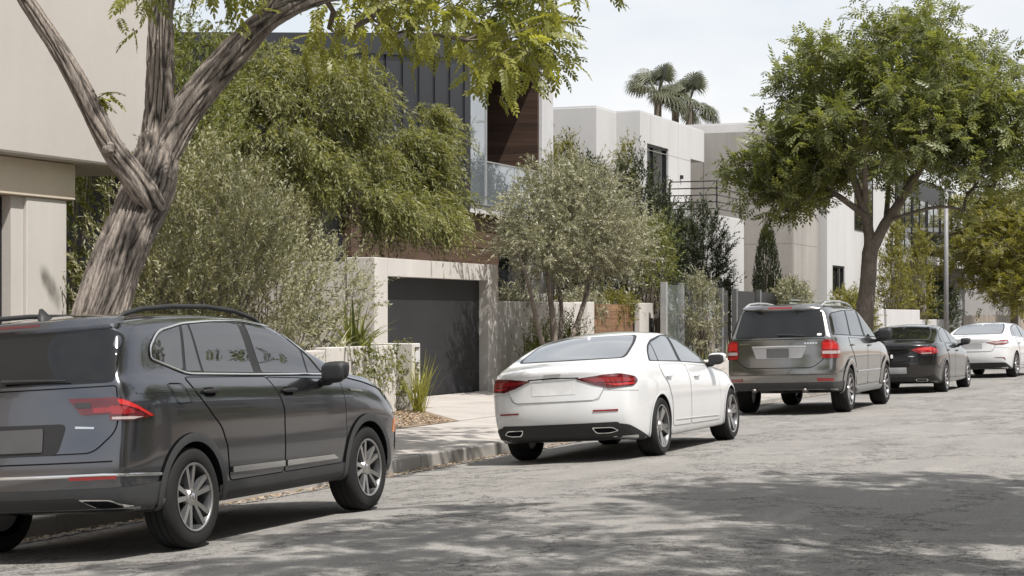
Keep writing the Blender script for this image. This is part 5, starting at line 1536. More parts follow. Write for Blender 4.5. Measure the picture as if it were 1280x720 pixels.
CAMF, CS, CC = 2370.0, math.sin(YAW), math.cos(YAW)
def at(px, py, dep):
    """world point seen at photograph pixel (px,py) at distance dep along the view axis (used to measure positions)"""
    xc = (px - 640) / CAMF * dep; z = 1.6 - (py - 395) / CAMF * dep
    return np.array([xc * CC - dep * CS, xc * CS + dep * CC, z])
# ---------------------------------------------------------------- leaning tree in the foreground
rg = np.random.default_rng(21)
tree = empty('leaning_street_tree', (-10.3, 14.6, 0), label='leaning three forked street tree with furrowed bark over the grey SUV', cat='tree')
tree.location = (0, 0, 0)
TX = -10.3
# measured limb axes: (x, y, z, radius)
def axis(q): return [(*at(px, py, dep), r) for px, py, dep, r in q]
limbs = {
    'main': [(TX + .05, 14.10, -.05, .36), (TX + .02, 14.35, .35, .29)] + axis([(109, 440, 17.75, .262), (127, 388, 17.9, .250), (146, 330, 18.0, .243), (166, 280, 18.1, .240), (185, 236, 18.25, .248), (194, 200, 18.35, .225), (198, 165, 18.4, .165), (200, 120, 18.4, .140), (200, 60, 18.4, .130), (202, 0, 18.4, .120), (206, -60, 18.4, .11), (215, -160, 18.4, .09), (240, -300, 18.5, .06)]),
    'left': axis([(196, 262, 18.1, .10), (180, 240, 17.98, .135), (160, 213, 17.9, .122), (141, 187, 17.85, .112), (120, 148, 17.8, .098), (100, 108, 17.75, .092), (74, 62, 17.7, .086), (46, 20, 17.65, .080), (25, -14, 17.6, .076), (0, -80, 17.5, .065), (-30, -190, 17.3, .05)]),
    'right': axis([(192, 225, 18.3, .14), (208, 185, 18.35, .168), (228, 148, 18.4, .166), (258, 106, 18.4, .154), (296, 62, 18.4, .142), (330, 28, 18.4, .115), (368, 8, 18.4, .085), (405, -4, 18.5, .072), (460, -18, 18.7, .06), (540, -50, 19, .05), (620, -90, 19.3, .035)]),
    'upright': axis([(318, 40, 18.4, .10), (340, 5, 18.4, .095), (362, -40, 18.45, .085), (400, -140, 18.5, .065), (430, -240, 18.6, .045)]),
}
from mathutils import noise as mn
def bark_limb(pts, n=40, step=.035, amp=.022, seed=0):
    P = np.array(pts, float); r = P[:, 3]; P = P[:, :3]
    # smooth resample (Catmull-Rom)
    out, ro = [], []
    for i in range(len(P) - 1):
        p0, p1, p2, p3 = P[max(i - 1, 0)], P[i], P[i + 1], P[min(i + 2, len(P) - 1)]
        m = max(2, int(np.linalg.norm(p2 - p1) / step))
        for k in range(m):
            t_ = k / m
            out.append(.5 * ((2 * p1) + (-p0 + p2) * t_ + (2 * p0 - 5 * p1 + 4 * p2 - p3) * t_ ** 2 + (-p0 + 3 * p1 - 3 * p2 + p3) * t_ ** 3))
            ro.append(r[i] + (r[i + 1] - r[i]) * t_)
    out.append(P[-1]); ro.append(r[-1])
    V, F = tube(out, ro, n)
    V = V.reshape(len(out), n, 3); C = np.array(out)[:, None]; RD = np.zeros((len(out), n))
    s_ = np.cumsum([0] + [np.linalg.norm(out[i + 1] - out[i]) for i in range(len(out) - 1)])
    for i in range(len(out)):
        a_ = min(1, ro[i] / .15); kr = max(1.5, ro[i] * 25)
        for j in range(n):
            an = 2 * math.pi * j / n
            c, s1 = math.cos(an), math.sin(an)
            w = .22 * mn.noise((c * 1.5, s1 * 1.5, s_[i] * .9 + seed))
            q = mn.noise((math.cos(an + w) * kr, math.sin(an + w) * kr, s_[i] * 1.7 + seed * 3))
            q2 = mn.noise((math.cos(an + w) * kr * 2, math.sin(an + w) * kr * 2, s_[i] * 7.0 + seed * 5))
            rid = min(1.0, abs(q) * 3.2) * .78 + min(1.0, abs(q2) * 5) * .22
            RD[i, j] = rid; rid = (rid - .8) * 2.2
            lump = mn.noise((c * .9, s1 * .9, s_[i] * 1.2 + seed + 40)) * .10 * ro[i]
            d = V[i, j] - C[i, 0]; L = np.linalg.norm(d)
            V[i, j] = C[i, 0] + d / L * (L + amp * a_ * rid + lump)
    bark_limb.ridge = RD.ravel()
    return V.reshape(-1, 3), F
for k, (nm, pts) in enumerate(limbs.items()):
    V_, F_ = bark_limb(pts, n=230 if nm == 'main' else 140, step=.032, seed=k * 7.3, amp=.019 if nm == 'main' else .014)
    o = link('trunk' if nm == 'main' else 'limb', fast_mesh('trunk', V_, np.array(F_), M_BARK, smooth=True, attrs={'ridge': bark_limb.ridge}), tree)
# knot on the left limb
kn = at(141, 187, 17.75); V_, F_ = bark_limb([(*(kn + np.array([-.06, .02, 0])), .065), (*(kn + np.array([.0, -.02, 0])), .068), (*(kn + np.array([.03, -.03, 0])), .05), (*(kn + np.array([.015, -.02, 0])), .014)], n=24, step=.012, amp=.02, seed=3)
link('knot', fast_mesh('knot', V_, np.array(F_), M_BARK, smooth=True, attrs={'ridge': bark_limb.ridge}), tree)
sk = Skel()
tops = {}
for nm, pts in limbs.items():
    up_ = [p for p in pts if p[2] > 4.3]
    tops[nm] = sk.chain([p[:3] for p in up_], [p[3] * .8 for p in up_])
# visible hanging twigs of the lower crown
A = []
for (x0, x1, y0, y1, n_, d0, d1) in [(420, 540, -35, 30, 22, 18.5, 21), (540, 690, -25, 40, 30, 18.5, 22), (565, 700, 25, 85, 26, 19, 22), (470, 540, 30, 55, 6, 18.5, 20.5),
                                     (715, 775, -50, -28, 4, 19, 21), (410, 440, 25, 50, 3, 18.5, 19.5), (262, 320, -30, -5, 5, 17, 18), (170, 182, -20, -8, 2, 17.6, 17.9), (300, 420, -90, -40, 12, 17, 20)]:
    for _ in range(n_): A.append(at(rg.uniform(x0, x1), rg.uniform(y0, y1), rg.uniform(d0, d1)))
nvis = len(A)
top_ = clumps(rg, (TX + 2.7, 18.0, 7.7), (2.7, 4.2, 1.5), 95, .35, 6.2)
# keep the lower crown out of the open sky left of and above the visible twigs
A = np.concatenate([np.array(A), top_])
sk.attract(A, rg, start=0)
link('branches', sk.mesh('branches', M_BARK2, rt=.006, ex=.40, big=True), tree)
tipP = np.array([sk.P[i] for i in sk.tips]); prv = sk.prev
tpn = [pinnate(6, 1.0, .30, .125, .35, True, s_) for s_ in range(4)]
crown = empty('crown'); crown.parent = tree
# leaves that can be told apart: separate objects sharing four meshes
P1, R1, S1, T1, K1 = rosettes(rg, tipP[:nvis], prv[:nvis], 9, tpn, (.20, .31), spread=.8, up=-.05, droop=-.38, pos_j=.15)
xc_ = P1[:, 0] * CC + P1[:, 1] * CS; zc_ = -P1[:, 0] * CS + P1[:, 1] * CC
pxx = 640 + CAMF * xc_ / zc_; pyy = 395 - CAMF * (P1[:, 2] - 1.6) / zc_
vis = np.nonzero((pxx > 190) & (pxx < 800) & (pyy > -5) & (pyy < 170))[0]
ind = set(rg.permutation(vis)[:290].tolist())
lm_ = []
for ti in range(4):
    for tt in range(3):
        tv, tf = tpn[ti]
        lm_.append(soup_mesh('leaf', tv, tf, np.full(len(tv), (.25, .55, .9)[tt]), L_NEAR))
rest = np.array([i for i in range(len(P1)) if i not in ind])
V_, F_, T_ = scatter(tpn, P1[rest], R1[rest], S1[rest], T1[rest], K1[rest])
P2, R2, S2, T2, K2 = rosettes(rg, tipP[nvis:], prv[nvis:], 9, tpn, (.28, .44), spread=.9, up=.0, droop=-.2, pos_j=.22)
Vb, Fb, Tb = scatter(tpn, P2, R2, S2, T2, K2)
bpy.data.objects.remove(crown)
crown = tag(link('crown', soup_mesh('crown', np.concatenate([V_, Vb]), np.concatenate([F_, Fb + len(V_)]), np.concatenate([T_, Tb]), L_NEAR), tree), kind='stuff')
for i in ind:
    o = link('leaf', lm_[int(K1[i]) * 3 + min(2, int(T1[i] * 3))], crown)
    o.matrix_local = Matrix.Translation(Vector(P1[i])) @ Matrix(R1[i].tolist()).to_4x4() @ Matrix.Scale(float(S1[i]), 4)
# the small sprout on the left limb
tw = MB()
sp0 = at(112, 128, 17.7)
for k in range(8):
    a = k * .85; b0 = sp0 + np.array([.0, .04 + .03 * k, .02 + .015 * k])
    o = link('leaf', lm_[(k * 5) % 12], crown); d = np.array([.35 * math.cos(a), .8 + .3 * math.sin(a), .35 * math.sin(a * 1.7) - .1])
    o.matrix_local = Matrix.Translation(Vector(b0)) @ Matrix(frames(d[None])[0].tolist()).to_4x4() @ Matrix.Scale(.24, 4)
tw.add(*tube([at(108, 122, 17.72), sp0, sp0 + np.array([0, .3, .13])], [.012, .009, .004], 5)); tw.build('twig', M_BARK2, tree)

# ---------------------------------------------------------------- generic broadleaf tree
def broad_tree(name, label, base, trunk, lobes, seed, lm, bm_, k=11, size=(.3, .42), ntip=600, group=None, tpl=None, droop=-.15, trunk_n=20, maxr=.1, rt=.007, spread=.9, pos_j=.2):
    rg = np.random.default_rng(seed)
    t = empty(name, tuple(base), label=label, cat='tree', group=group)
    s = Skel()
    for pts in trunk:
        s.chain([p[:3] for p in pts], [p[3] for p in pts])
    for i, pts in enumerate(trunk):
        V_, F_ = bark_limb(pts, n=trunk_n, step=.12, amp=.008, seed=seed + i)
        link('trunk' if i == 0 else 'limb', fast_mesh('trunk', V_, np.array(F_), bm_, smooth=True), t)
    tot = sum(l[2] for l in lobes); A = []
    for c, r, w in lobes:                       # twig ends gathered in uneven sprays with gaps between
        nc = max(3, int(ntip * w / tot / 5)); cc_ = clumps(rg, c, r, nc, .5)
        A.append((cc_[:, None] + rg.normal(0, .38, (nc, 5, 3)) * np.array([1, 1, .7])).reshape(-1, 3))
    A = np.concatenate(A)
    st_ = 0
    s.attract(A, rg, start=0, up_pen=.9)
    link('branches', s.mesh('branches', bm_, rt=rt, ex=.42, big=True, maxr=maxr), t)
    tp = np.array([s.P[i] for i in s.tips])
    tpl = tpl or [pinnate(4, 1.0, .42, .17, .32, False, q) for q in range(3)]
    P, Rm, S, T, K = rosettes(rg, tp, s.prev, k, tpl, size, spread=spread, up=.1, droop=droop, pos_j=pos_j)
    V_, F_, T_ = scatter(tpl, P, Rm, S, T, K)
    tag(link('crown', soup_mesh('crown', V_, F_, T_, lm), t), kind='stuff')
    return t
# large street tree right of centre
bx, by = -10.3, 50.9
broad_tree('broad_street_tree', 'large round crowned street tree rising behind the silver SUV', (bx, by, 0),
    [[(-.12, -.15, 0, .34), (-.08, 0, .8, .27), (-.02, .05, 1.7, .235), (.05, .12, 2.6, .215), (.08, .2, 3.3, .21), (.06, .25, 3.75, .15), (-.08, .0, 4.6, .125), (-.35, -.3, 5.6, .09), (-.5, -.6, 6.8, .06)],
     [(.06, .2, 3.2, .16), (.40, .3, 3.95, .145), (.90, .5, 4.8, .12), (1.5, .7, 5.9, .09), (2.0, .9, 7.4, .06)],
     [(0, .0, 4.3, .09), (-.9, -.5, 5.0, .075), (-2.0, -.9, 5.6, .055), (-3.0, -1.0, 5.7, .035)],
     [(0, 0, 4.7, .08), (.3, -1.6, 5.7, .07), (.5, -2.6, 6.6, .05)], [(.5, .3, 4.2, .08), (.3, 1.8, 5.4, .06), (.2, 3.0, 6.6, .04)]],
    [((.3, 0, 6.8), (3.5, 3.3, 1.9), 7), ((1.0, .4, 8.3), (3.0, 3.0, 1.4), 5), ((-2.1, -.4, 5.5), (1.2, 1.8, 1.05), 2.4),
     ((3.3, .8, 6.2), (1.4, 1.8, 1.4), 1.8)],
    5, L_TREE, M_BARK2, k=13, size=(.30, .44), ntip=930, pos_j=.17)
# trees farther down the street
for (x, y, h_, r_, sd, lab) in ((-10.6, 84, 8.2, 2.7, 31, 'yellowish street tree right of the lamp post'), (-10.9, 99, 8.8, 3.8, 32, 'distant street tree at the right edge beyond the farthest white car'), (-11.8, 116, 9.0, 4.8, 33, 'farthest street tree closing the end of the road')):
    broad_tree('distant_street_tree', lab, (x, y, 0),
        [[(0, 0, 0, .20), (.05, 0, 1.5, .16), (0, .1, 2.6, .13), (.1, .3, 4.0, .09), (.1, .3, 5.5, .05)], [(0, .1, 2.4, .09), (.5, .8, 3.6, .07), (.9, 1.4, 4.8, .04)]],
        [((0, 0, h_ * .62), (r_, r_, h_ * .30), 5), ((.3, -1.2, h_ * .42), (r_ * .75, r_ * .8, h_ * .22), 2.6), ((.2, .5, h_ * .82), (r_ * .7, r_ * .7, h_ * .18), 1.6)],
        sd, L_YEL, M_BARK2, k=10, size=(.36, .55), ntip=420, group='trees far down the street')
# trees on the near side of the road: out of frame, they shade the foreground
for (x, y, h_, r_, sd, lab) in ((1.2, 9.7, 9.5, 4.4, 41, 'street tree on the near pavement, its shadow falling across the road'), (2.2, 1.4, 9.0, 4.2, 42, 'street tree on the near pavement beside the camera, shading the road'), (1.5, 13.8, 8.6, 2.6, 43, 'smaller street tree on the near pavement farther along')):
    nst_ = broad_tree('near_side_tree', lab, (x, y, 0),
        [[(0, 0, 0, .26), (.05, 0, 1.5, .21), (-.05, .1, 3.2, .18), (-.2, .3, 4.6, .12), (-.3, .3, 6.5, .07)], [(-.05, .1, 3.1, .12), (-.9, .8, 4.6, .09), (-1.6, 1.2, 6, .05)], [(-.05, .1, 3.3, .11), (.8, -.9, 4.9, .08), (1.2, -1.5, 6.2, .05)]],
        [((-.3, 0, h_ * .76), (r_, r_, h_ * .19), 5), ((.0, .3, h_ * .92), (r_ * .7, r_ * .7, h_ * .12), 1.6)],
        sd, L_TREE, M_BARK2, k=8, size=(.34, .50), ntip=285, group='street trees on the near pavement')

for (x, y, rz, lab) in ((4.6, 27.5, 1.1, 'unseen street tree added for reflections, opposite the wooden gate'), (4.8, 38.0, 2.4, 'unseen street tree added for reflections, opposite the silver SUV'), (4.6, 49.5, 4.0, 'unseen street tree added for reflections, opposite the black sedan')):  # out-of-view copies, added for car glass and paint to reflect
    r_ = nst_.copy(); COL.objects.link(r_); r_.location = (x, y, 0); r_.rotation_euler = (0, 0, rz); r_.scale = (1.15, 1.15, 1.0); r_['label'] = lab
    for ch in list(nst_.children):
        c_ = ch.copy(); COL.objects.link(c_); c_.parent = r_
# ---------------------------------------------------------------- shrubs and small trees
def shoots(rg, B, D, Ls, nl, lsize, lw=.24, curve=.25, ang=.75, leaf_tint=None, opp=True, grav=0.0):
    """leafy shoots: base points B, directions D, lengths Ls; returns leaf positions, frames, sizes, tints and shoot polylines"""
    n = len(B); D = D / np.linalg.norm(D, axis=1, keepdims=True)
    bend = rg.normal(0, curve, (n, 3)); bend[:, 2] -= grav
    f = (np.arange(nl) + .5) / nl
    P = B[:, None] + D[:, None] * (Ls[:, None] * f)[..., None] + bend[:, None] * (Ls[:, None] * f ** 2)[..., None]
    T = D[:, None] + 2 * bend[:, None] * f[None, :, None]
    T = T / np.linalg.norm(T, axis=2, keepdims=True)
    P = P.reshape(-1, 3); T = T.reshape(-1, 3)
    perp = np.cross(T, rdir(rg, len(T))); perp /= np.linalg.norm(perp, axis=1, keepdims=True) + 1e-9
    d = T * math.cos(ang) + perp * math.sin(ang) * rg.uniform(.7, 1.2, (len(T), 1))
    Rm = frames(d, roll=rg.uniform(-1, 1, len(d)))
    S = rg.uniform(lsize[0], lsize[1], len(d))
    ti = np.repeat(rg.uniform(0, 1, n), nl) * .55 + rg.uniform(0, 1, n * nl) * .45
    return P, Rm, S, np.clip(ti, 0, 1)
def plant(name, label, cat, group=None):
    return empty(name, label=label, cat=cat, group=group)
def foliage(t, m, P, Rm, S, T, tpl=None, name='foliage'):
    tpl = tpl or [leaflet(1, .26), leaflet(1, .34)]
    V_, F_, T_ = scatter(tpl, P, Rm, S, T, np.random.default_rng(1).integers(0, len(tpl), len(P)))
    return tag(link(name, soup_mesh(name, V_, F_, T_, m), t), kind='stuff')
def stems(t, rg, base, tops, m, r=.02, name='stems', spread=.15, n=5):
    V, F, off = [], [], 0
    for tp in tops:
        b = np.array(base) + np.array([rg.normal(0, spread), rg.normal(0, spread), 0])
        mid = (b + tp) / 2 + rg.normal(0, .12, 3)
        f = np.linspace(0, 1, 8)[:, None]
        pts = (1 - f) ** 2 * b + 2 * f * (1 - f) * mid + f ** 2 * np.array(tp)
        v, fc = tube(pts, np.linspace(r, r * .3, 8), n); V.append(v); F += [[a + off for a in q] for q in fc]; off += len(v)
    return link(name, fast_mesh(name, np.concatenate(V), np.array(F), m, smooth=True), t)

def ell_pts(rg, c, r, n, shell=.6):
    return clumps(rg, c, r, n, shell)
# --- big grey-green bush mass behind the SUV: three shrubs grown together
rg = np.random.default_rng(77)
for k, (lobes, lab, nsh) in enumerate((
        ([((-12.6, 19.75, 1.5), (.9, .95, 1.4), 4), ((-13.2, 21.0, 1.9), (.7, 1.0, 1.2), 2)], 'grey green shrub growing left of the leaning trunk', 1000),
        ([((-12.5, 20.9, 1.8), (1.1, 1.8, 1.75), 5), ((-12.4, 20.3, 2.7), (.8, 1.1, .9), 2), ((-12.6, 21.6, 2.6), (.7, .8, .8), 1.4)], 'tallest grey green shrub right behind the leaning trunk', 1500),
        ([((-13.7, 24.2, 1.55), (.75, 1.7, 1.45), 4), ((-13.9, 26.6, 1.75), (.6, 1.3, 1.05), 2.4), ((-13.4, 23.6, 2.5), (.6, .9, .7), 1)], 'grey green shrub spreading over the planter wall', 1200))):
    t = plant('grey_green_shrub', lab, 'shrub', 'grey green shrubs behind the SUV')
    nsh = int(nsh * .8)
    B = np.concatenate([ell_pts(rg, c, r, int(nsh * w / sum(l[2] for l in lobes)), .45) for c, r, w in lobes]); B = B[B[:, 2] > .12]
    cen = np.array(lobes[0][0])
    D = (B - cen) * .5 + np.array([0, 0, .75]) + rg.normal(0, .30, B.shape)
    P, Rm, S, T = shoots(rg, B, D, rg.uniform(.30, .62, len(B)), 26, (.045, .085), curve=.22)
    foliage(t, L_BUSH, P, Rm, S, T)
    stems(t, rg, (cen[0], cen[1], 0.05), B[rg.permutation(len(B))[:60]], M_BARK2, .018, spread=.3)
# yellow-green shrub higher up between the house and the weeping tree
def round_shrub(name, lab, cat, lobes, nsh, lm, seed, L=(.25, .5), nl=20, ls=(.05, .09), up=.6, group=None, base=None, nst=30, tpl=None, shell=.5, grav=0.0, sr=.02):
    rg = np.random.default_rng(seed)
    t = plant(name, lab, cat, group)
    B = np.concatenate([ell_pts(rg, c, r, int(nsh * w / sum(l[2] for l in lobes)), shell) for c, r, w in lobes]); B = B[B[:, 2] > .1]
    cen = np.array(lobes[0][0]); D = (B - cen) * .6 + np.array([0, 0, up]) + rg.normal(0, .3, B.shape)
    P, Rm, S, T = shoots(rg, B, D, rg.uniform(L[0], L[1], len(B)), nl, ls, grav=grav)
    foliage(t, lm, P, Rm, S, T, tpl, 'crown' if cat == 'tree' else 'foliage')
    base = base or (cen[0], cen[1], .05)
    stems(t, rg, base, B[rg.permutation(len(B))[:nst]], M_BARK2, sr, name='trunk' if cat == 'tree' else 'stems', spread=.12)
    return t
round_shrub('tall_shrub', 'tall green shrub filling the gap between house and weeping tree', 'shrub', [((-15.8, 24.0, 3.0), (1.4, 2.2, 2.9), 4), ((-16.5, 26, 5.0), (1.2, 1.8, 1.5), 2)], 1500, L_SHRUB, 91, ls=(.06, .11), nl=22)
round_shrub('tall_shrub', 'green tree top behind the leaning trunk beside the white house', 'shrub', [((-17.5, 24.8, 6.2), (1.4, 2.2, 2.0), 4), ((-17.2, 22.5, 5.2), (1.0, 1.2, 1.6), 2)], 1100, L_SHRUB, 92, ls=(.06, .11), nl=20)

# --- weeping tree above the garage
rg = np.random.default_rng(55)
t = empty('weeping_tree', (-16.2, 31.2, 0), label='weeping evergreen tree drooping over the garage roof', cat='tree')
t.location = (0, 0, 0)
s = Skel()
trk = [[(-16.6, 30.6, 0, .22), (-16.6, 30.7, 2, .18), (-16.5, 31.0, 4, .14), (-16.5, 31.2, 5.6, .08)], [(-16.5, 30.9, 3.4, .11), (-16.2, 32.3, 4.4, .08), (-15.8, 33.6, 4.9, .05)], [(-16.5, 30.9, 3.6, .10), (-16.6, 30.0, 4.8, .07), (-16.7, 29.4, 5.4, .04)]]
for i, pts in enumerate(trk):
    s.chain([p[:3] for p in pts], [p[3] for p in pts])
    V_, F_ = bark_limb(pts, n=18, step=.12, amp=.008, seed=i); link('trunk' if i == 0 else 'limb', fast_mesh('trunk', V_, np.array(F_), M_BARK2, smooth=True), t)
A = np.concatenate([clumps(rg, c_, r_, n_, .45) for c_, r_, n_ in (((-16.5, 31.3, 5.75), (1.1, 1.3, .8), 46), ((-17.0, 30.2, 5.9), (.9, .9, .7), 26), ((-16.2, 31.8, 4.7), (.9, 1.0, .6), 36),
                    ((-15.6, 33.5, 4.75), (.6, .6, .5), 20), ((-15.5, 34.1, 5.3), (.35, .45, .4), 10), ((-15.6, 33.3, 3.9), (.6, .7, .5), 20), ((-15.7, 34.3, 4.1), (.5, .5, .5), 13), ((-16.6, 29.4, 4.9), (.8, .9, .9), 26), ((-16.2, 30.5, 4.2), (.8, .9, .6), 22), (at(485, 262, 35.3), (.6, .6, .42), 20), (at(535, 268, 36.3), (.5, .55, .42), 16))])
s.attract(A, rg, start=0, droop=.25)
link('branches', s.mesh('branches', M_BARK2, rt=.006, ex=.42, big=True, maxr=.07), t)
tp = np.array([s.P[i] for i in s.tips]); kk = 22; tp = tp[rg.permutation(len(tp))[:290]]
B = np.repeat(tp, kk, 0) + rg.normal(0, 1, (len(tp) * kk, 3)) * np.array([.17, .17, .07])
ctr = np.array([-16.5, 31.5, 4.5])
D = (B - ctr) * np.array([.5, .25, 0]) + rg.normal(0, .5, B.shape) + np.array([.1, 0, .1])
P, Rm, S, T = shoots(rg, B, D, rg.uniform(.22, .55, len(B)), 18, (.07, .13), curve=.12, ang=.7, grav=.9)
foliage(t, L_WEEP, P, Rm, S, T, [leaflet(1, .22), leaflet(1, .28)], 'crown')

# --- olive tree in front of the garden wall
rg = np.random.default_rng(66)
t = empty('olive_tree', label='silvery olive tree with several thin stems before the cream garden wall', cat='tree')
ob = np.array([-13.0, 34.3, .05])
s = Skel()
trk = [[(-13.0, 34.3, 0, .09), (-13.0, 34.4, .8, .075), (-13.05, 34.4, 1.6, .06), (-13.1, 34.3, 2.5, .045), (-13.0, 34.5, 3.6, .025)],
       [(-13.0, 34.4, .3, .07), (-12.9, 35.0, 1.1, .055), (-12.9, 35.9, 2.0, .045), (-13.0, 36.8, 3.0, .025)],
       [(-13.0, 34.3, .4, .06), (-13.1, 33.8, 1.3, .05), (-13.0, 33.0, 2.2, .035), (-13.0, 32.3, 2.9, .02)],
       [(-13.0, 34.5, .5, .055), (-13.2, 35.3, 1.6, .045), (-13.4, 35.6, 2.8, .03), (-13.3, 36, 3.8, .02)]]
for i, pts in enumerate(trk):
    s.chain([p[:3] for p in pts], [p[3] for p in pts])
    V_, F_ = bark_limb(pts, n=14, step=.08, amp=.004, seed=i + 9); link('trunk' if i == 0 else 'limb', fast_mesh('trunk', V_, np.array(F_), M_BARK2, smooth=True), t)
lob = [((-13.0, 35.1, 3.3), (1.2, 2.2, 1.0), 5), ((-13.0, 36.8, 2.95), (1.1, 1.5, .85), 3.4), ((-13.1, 37.8, 2.85), (.8, .8, .45), 1.0), ((-12.9, 33.4, 2.85), (.8, .9, .5), 1.2), ((-13.0, 35.4, 3.85), (1.0, 1.6, .45), 1.4)]
A = np.concatenate([clumps(rg, c_, r_, int(460 * w / 13.6), .35) for c_, r_, w in lob]); A[:, 2] += .15; A = A[A[:, 2] > 2.45 + .12 * np.maximum(0, A[:, 1] - 36.5)]
s.attract(A, rg, start=4, droop=.1)
link('branches', s.mesh('branches', M_BARK2, rt=.004, ex=.42, big=True, maxr=.04), t)
tp = np.array([s.P[i] for i in s.tips]); kk = 10
B = np.repeat(tp, kk, 0) + rg.normal(0, .17, (len(tp) * kk, 3))
D = (B - np.array([-13, 35.6, 2.6])) * .35 + rg.normal(0, .5, B.shape) + np.array([0, 0, .25])
P, Rm, S, T = shoots(rg, B, D, rg.uniform(.22, .48, len(B)), 20, (.05, .09), curve=.2, grav=.25)
foliage(t, L_OLIVE, P, Rm, S, T, [leaflet(1, .28), leaflet(1, .34)], 'crown')

# --- shrubs against the garden wall
for k, (x, y, h_, n_, lab) in enumerate(((-13.9, 35.75, 1.75, 150, 'wispy shrub against the wall beside the garage'), (-13.6, 36.9, 1.9, 170, 'leafy upright shrub against the wall under the olive tree'))):
    rg = np.random.default_rng(100 + k)
    t = plant('wall_shrub', lab, 'shrub', 'shrubs along the cream wall')
    B = np.stack([rg.normal(x, .12, n_), rg.normal(y, .22, n_), rg.uniform(.1, h_ * .55, n_)], 1)
    D = np.stack([rg.normal(.1, .25, n_), rg.normal(0, .35, n_), np.full(n_, 1.0)], 1)
    P, Rm, S, T = shoots(rg, B, D, rg.uniform(.4, .95, n_) * h_ / 1.8, 26, (.05, .09), curve=.15)
    foliage(t, L_SHRUB, P, Rm, S, T)
    stems(t, rg, (x, y, .05), B[:40] + np.array([0, 0, .3]), M_BARK2, .010, spread=.12)
# low planting behind the wall
for k, (x, y0, y1, z, lm, lab) in enumerate(((-14.95, 35.8, 38.6, 2.0, L_OLIVE, 'silver bush showing above the cream wall'), (-14.95, 40.4, 42.6, 2.0, L_OLIVE, 'pale bush above the wall end'), (-14.9, 42.4, 44.9, 2.0, L_YEL, 'yellowish bush behind the wooden gate'))):
    round_shrub('wall_top_bush', lab, 'shrub', [((x, (y0 + y1) / 2, z - .35), (.4, (y1 - y0) / 2, .5), 1)], 340, lm, 120 + k, L=(.15, .3), nl=14, ls=(.06, .10), nst=12)
round_shrub('bright_shrub', 'bright green shrub right of the olive tree crown', 'shrub', [((-14.6, 45.6, 3.0), (.5, .9, 1.0), 1)], 300, L_SHRUB, 130, L=(.25, .5), ls=(.06, .10))
round_shrub('yellow_shrub', 'yellow green upright shrub in front of the white cubic house', 'shrub', [((-18.2, 48.2, 4.0), (.8, 1.3, 1.9), 3), ((-18.3, 47.6, 5.6), (.4, .5, .9), 1), ((-18.3, 49.3, 5.4), (.4, .5, 1.0), 1)], 700, L_YEL, 131, L=(.3, .6), ls=(.08, .13))
# dark trees before the white house
for k, (x, y, zc_, rr, lab) in enumerate(((-15.8, 48.2, 3.2, (1.0, 1.1, 2.6), 'dark tall evergreen left of the black railing'), (-15.6, 50.4, 2.6, (.9, 1.0, 2.0), 'dark bushy evergreen below the black railing'), (-15.4, 52.6, 2.7, (.85, .95, 2.1), 'dark evergreen in front of the low white terrace block'), (-16.6, 46.4, 3.4, (.7, .9, 2.2), 'dark slim evergreen right of the olive tree'))):
    round_shrub('dark_evergreen', lab, 'tree', [((x, y, zc_), rr, 1)], 750, L_DARK, 140 + k, L=(.25, .5), nl=20, ls=(.08, .13), group='dark evergreens before the white house', nst=16, sr=.05)
round_shrub('upright_shrub', 'slim yellow tipped shrub left of the tall window', 'shrub', [((-17.0, 50.6, 4.6), (.35, .5, 1.9), 1)], 260, L_YEL, 150, L=(.3, .55), ls=(.08, .12))
# column cypress
rg = np.random.default_rng(160)
t = plant('column_cypress', 'narrow column cypress in front of the concrete house', 'tree')
n_ = 900; z = rg.uniform(.3, 4.1, n_); a = rg.uniform(0, 6.28, n_); r_ = .36 * np.minimum(1, (4.2 - z) / 1.6) ** .7
B = np.stack([-14.9 + r_ * np.cos(a), 58.3 + r_ * np.sin(a), z], 1); D = np.stack([.25 * np.cos(a), .25 * np.sin(a), np.ones(n_)], 1)
P, Rm, S, T = shoots(rg, B, D, np.full(n_, .35), 14, (.06, .10), curve=.05, ang=.35)
foliage(t, L_DARK, P, Rm, S, T, name='crown'); b = MB(); b.cyl((-14.9, 58.3, 0), (-14.9, 58.3, 3.6), .06, .02, 8); b.build('trunk', M_BARK2, t)
# climber on the glass fence, hedges and bushes farther on
round_shrub('fence_climber', 'leafy climber hanging over the glass fence', 'climber', [((-13.7, 47.2, 1.5), (.25, 1.3, .95), 3), ((-13.75, 46.6, 2.3), (.2, .5, .25), .6)], 420, L_OLIVE, 161, L=(.2, .4), nl=16, ls=(.06, .10))
round_shrub('clipped_hedge', 'dense hedge with pale blossom above the black fence panels', 'hedge', [((-13.9, 57.6, 2.1), (.4, 1.7, .55), 3)], 420, L_OLIVE, 162, L=(.15, .3), nl=16, ls=(.08, .12))
round_shrub('round_bush', 'round yellow green bush behind the tree trunk', 'shrub', [((-14.0, 65.8, 1.5), (.6, 1.2, .9), 3)], 420, L_YEL, 163, L=(.2, .4), nl=16, ls=(.09, .14))
round_shrub('round_bush', 'leafy bush just right of the street tree trunk', 'shrub', [((-12.8, 62.6, 1.3), (.5, .9, 1.1), 3)], 260, L_YEL, 164, L=(.2, .4), nl=16, ls=(.09, .14))
for k, (y, lab) in enumerate(((73.5, 'upright yellow green young tree before the white house'), (79.0, 'second upright young tree near the grey pier'))):
    round_shrub('young_tree', lab, 'tree', [((-13.8, y, 2.6), (.55, .8, 1.7), 3), ((-13.8, y + .4, 4.2), (.35, .5, .9), 1)], 420, L_YEL, 165 + k, L=(.3, .6), nl=16, ls=(.10, .16), group='upright young trees', nst=20, sr=.04)
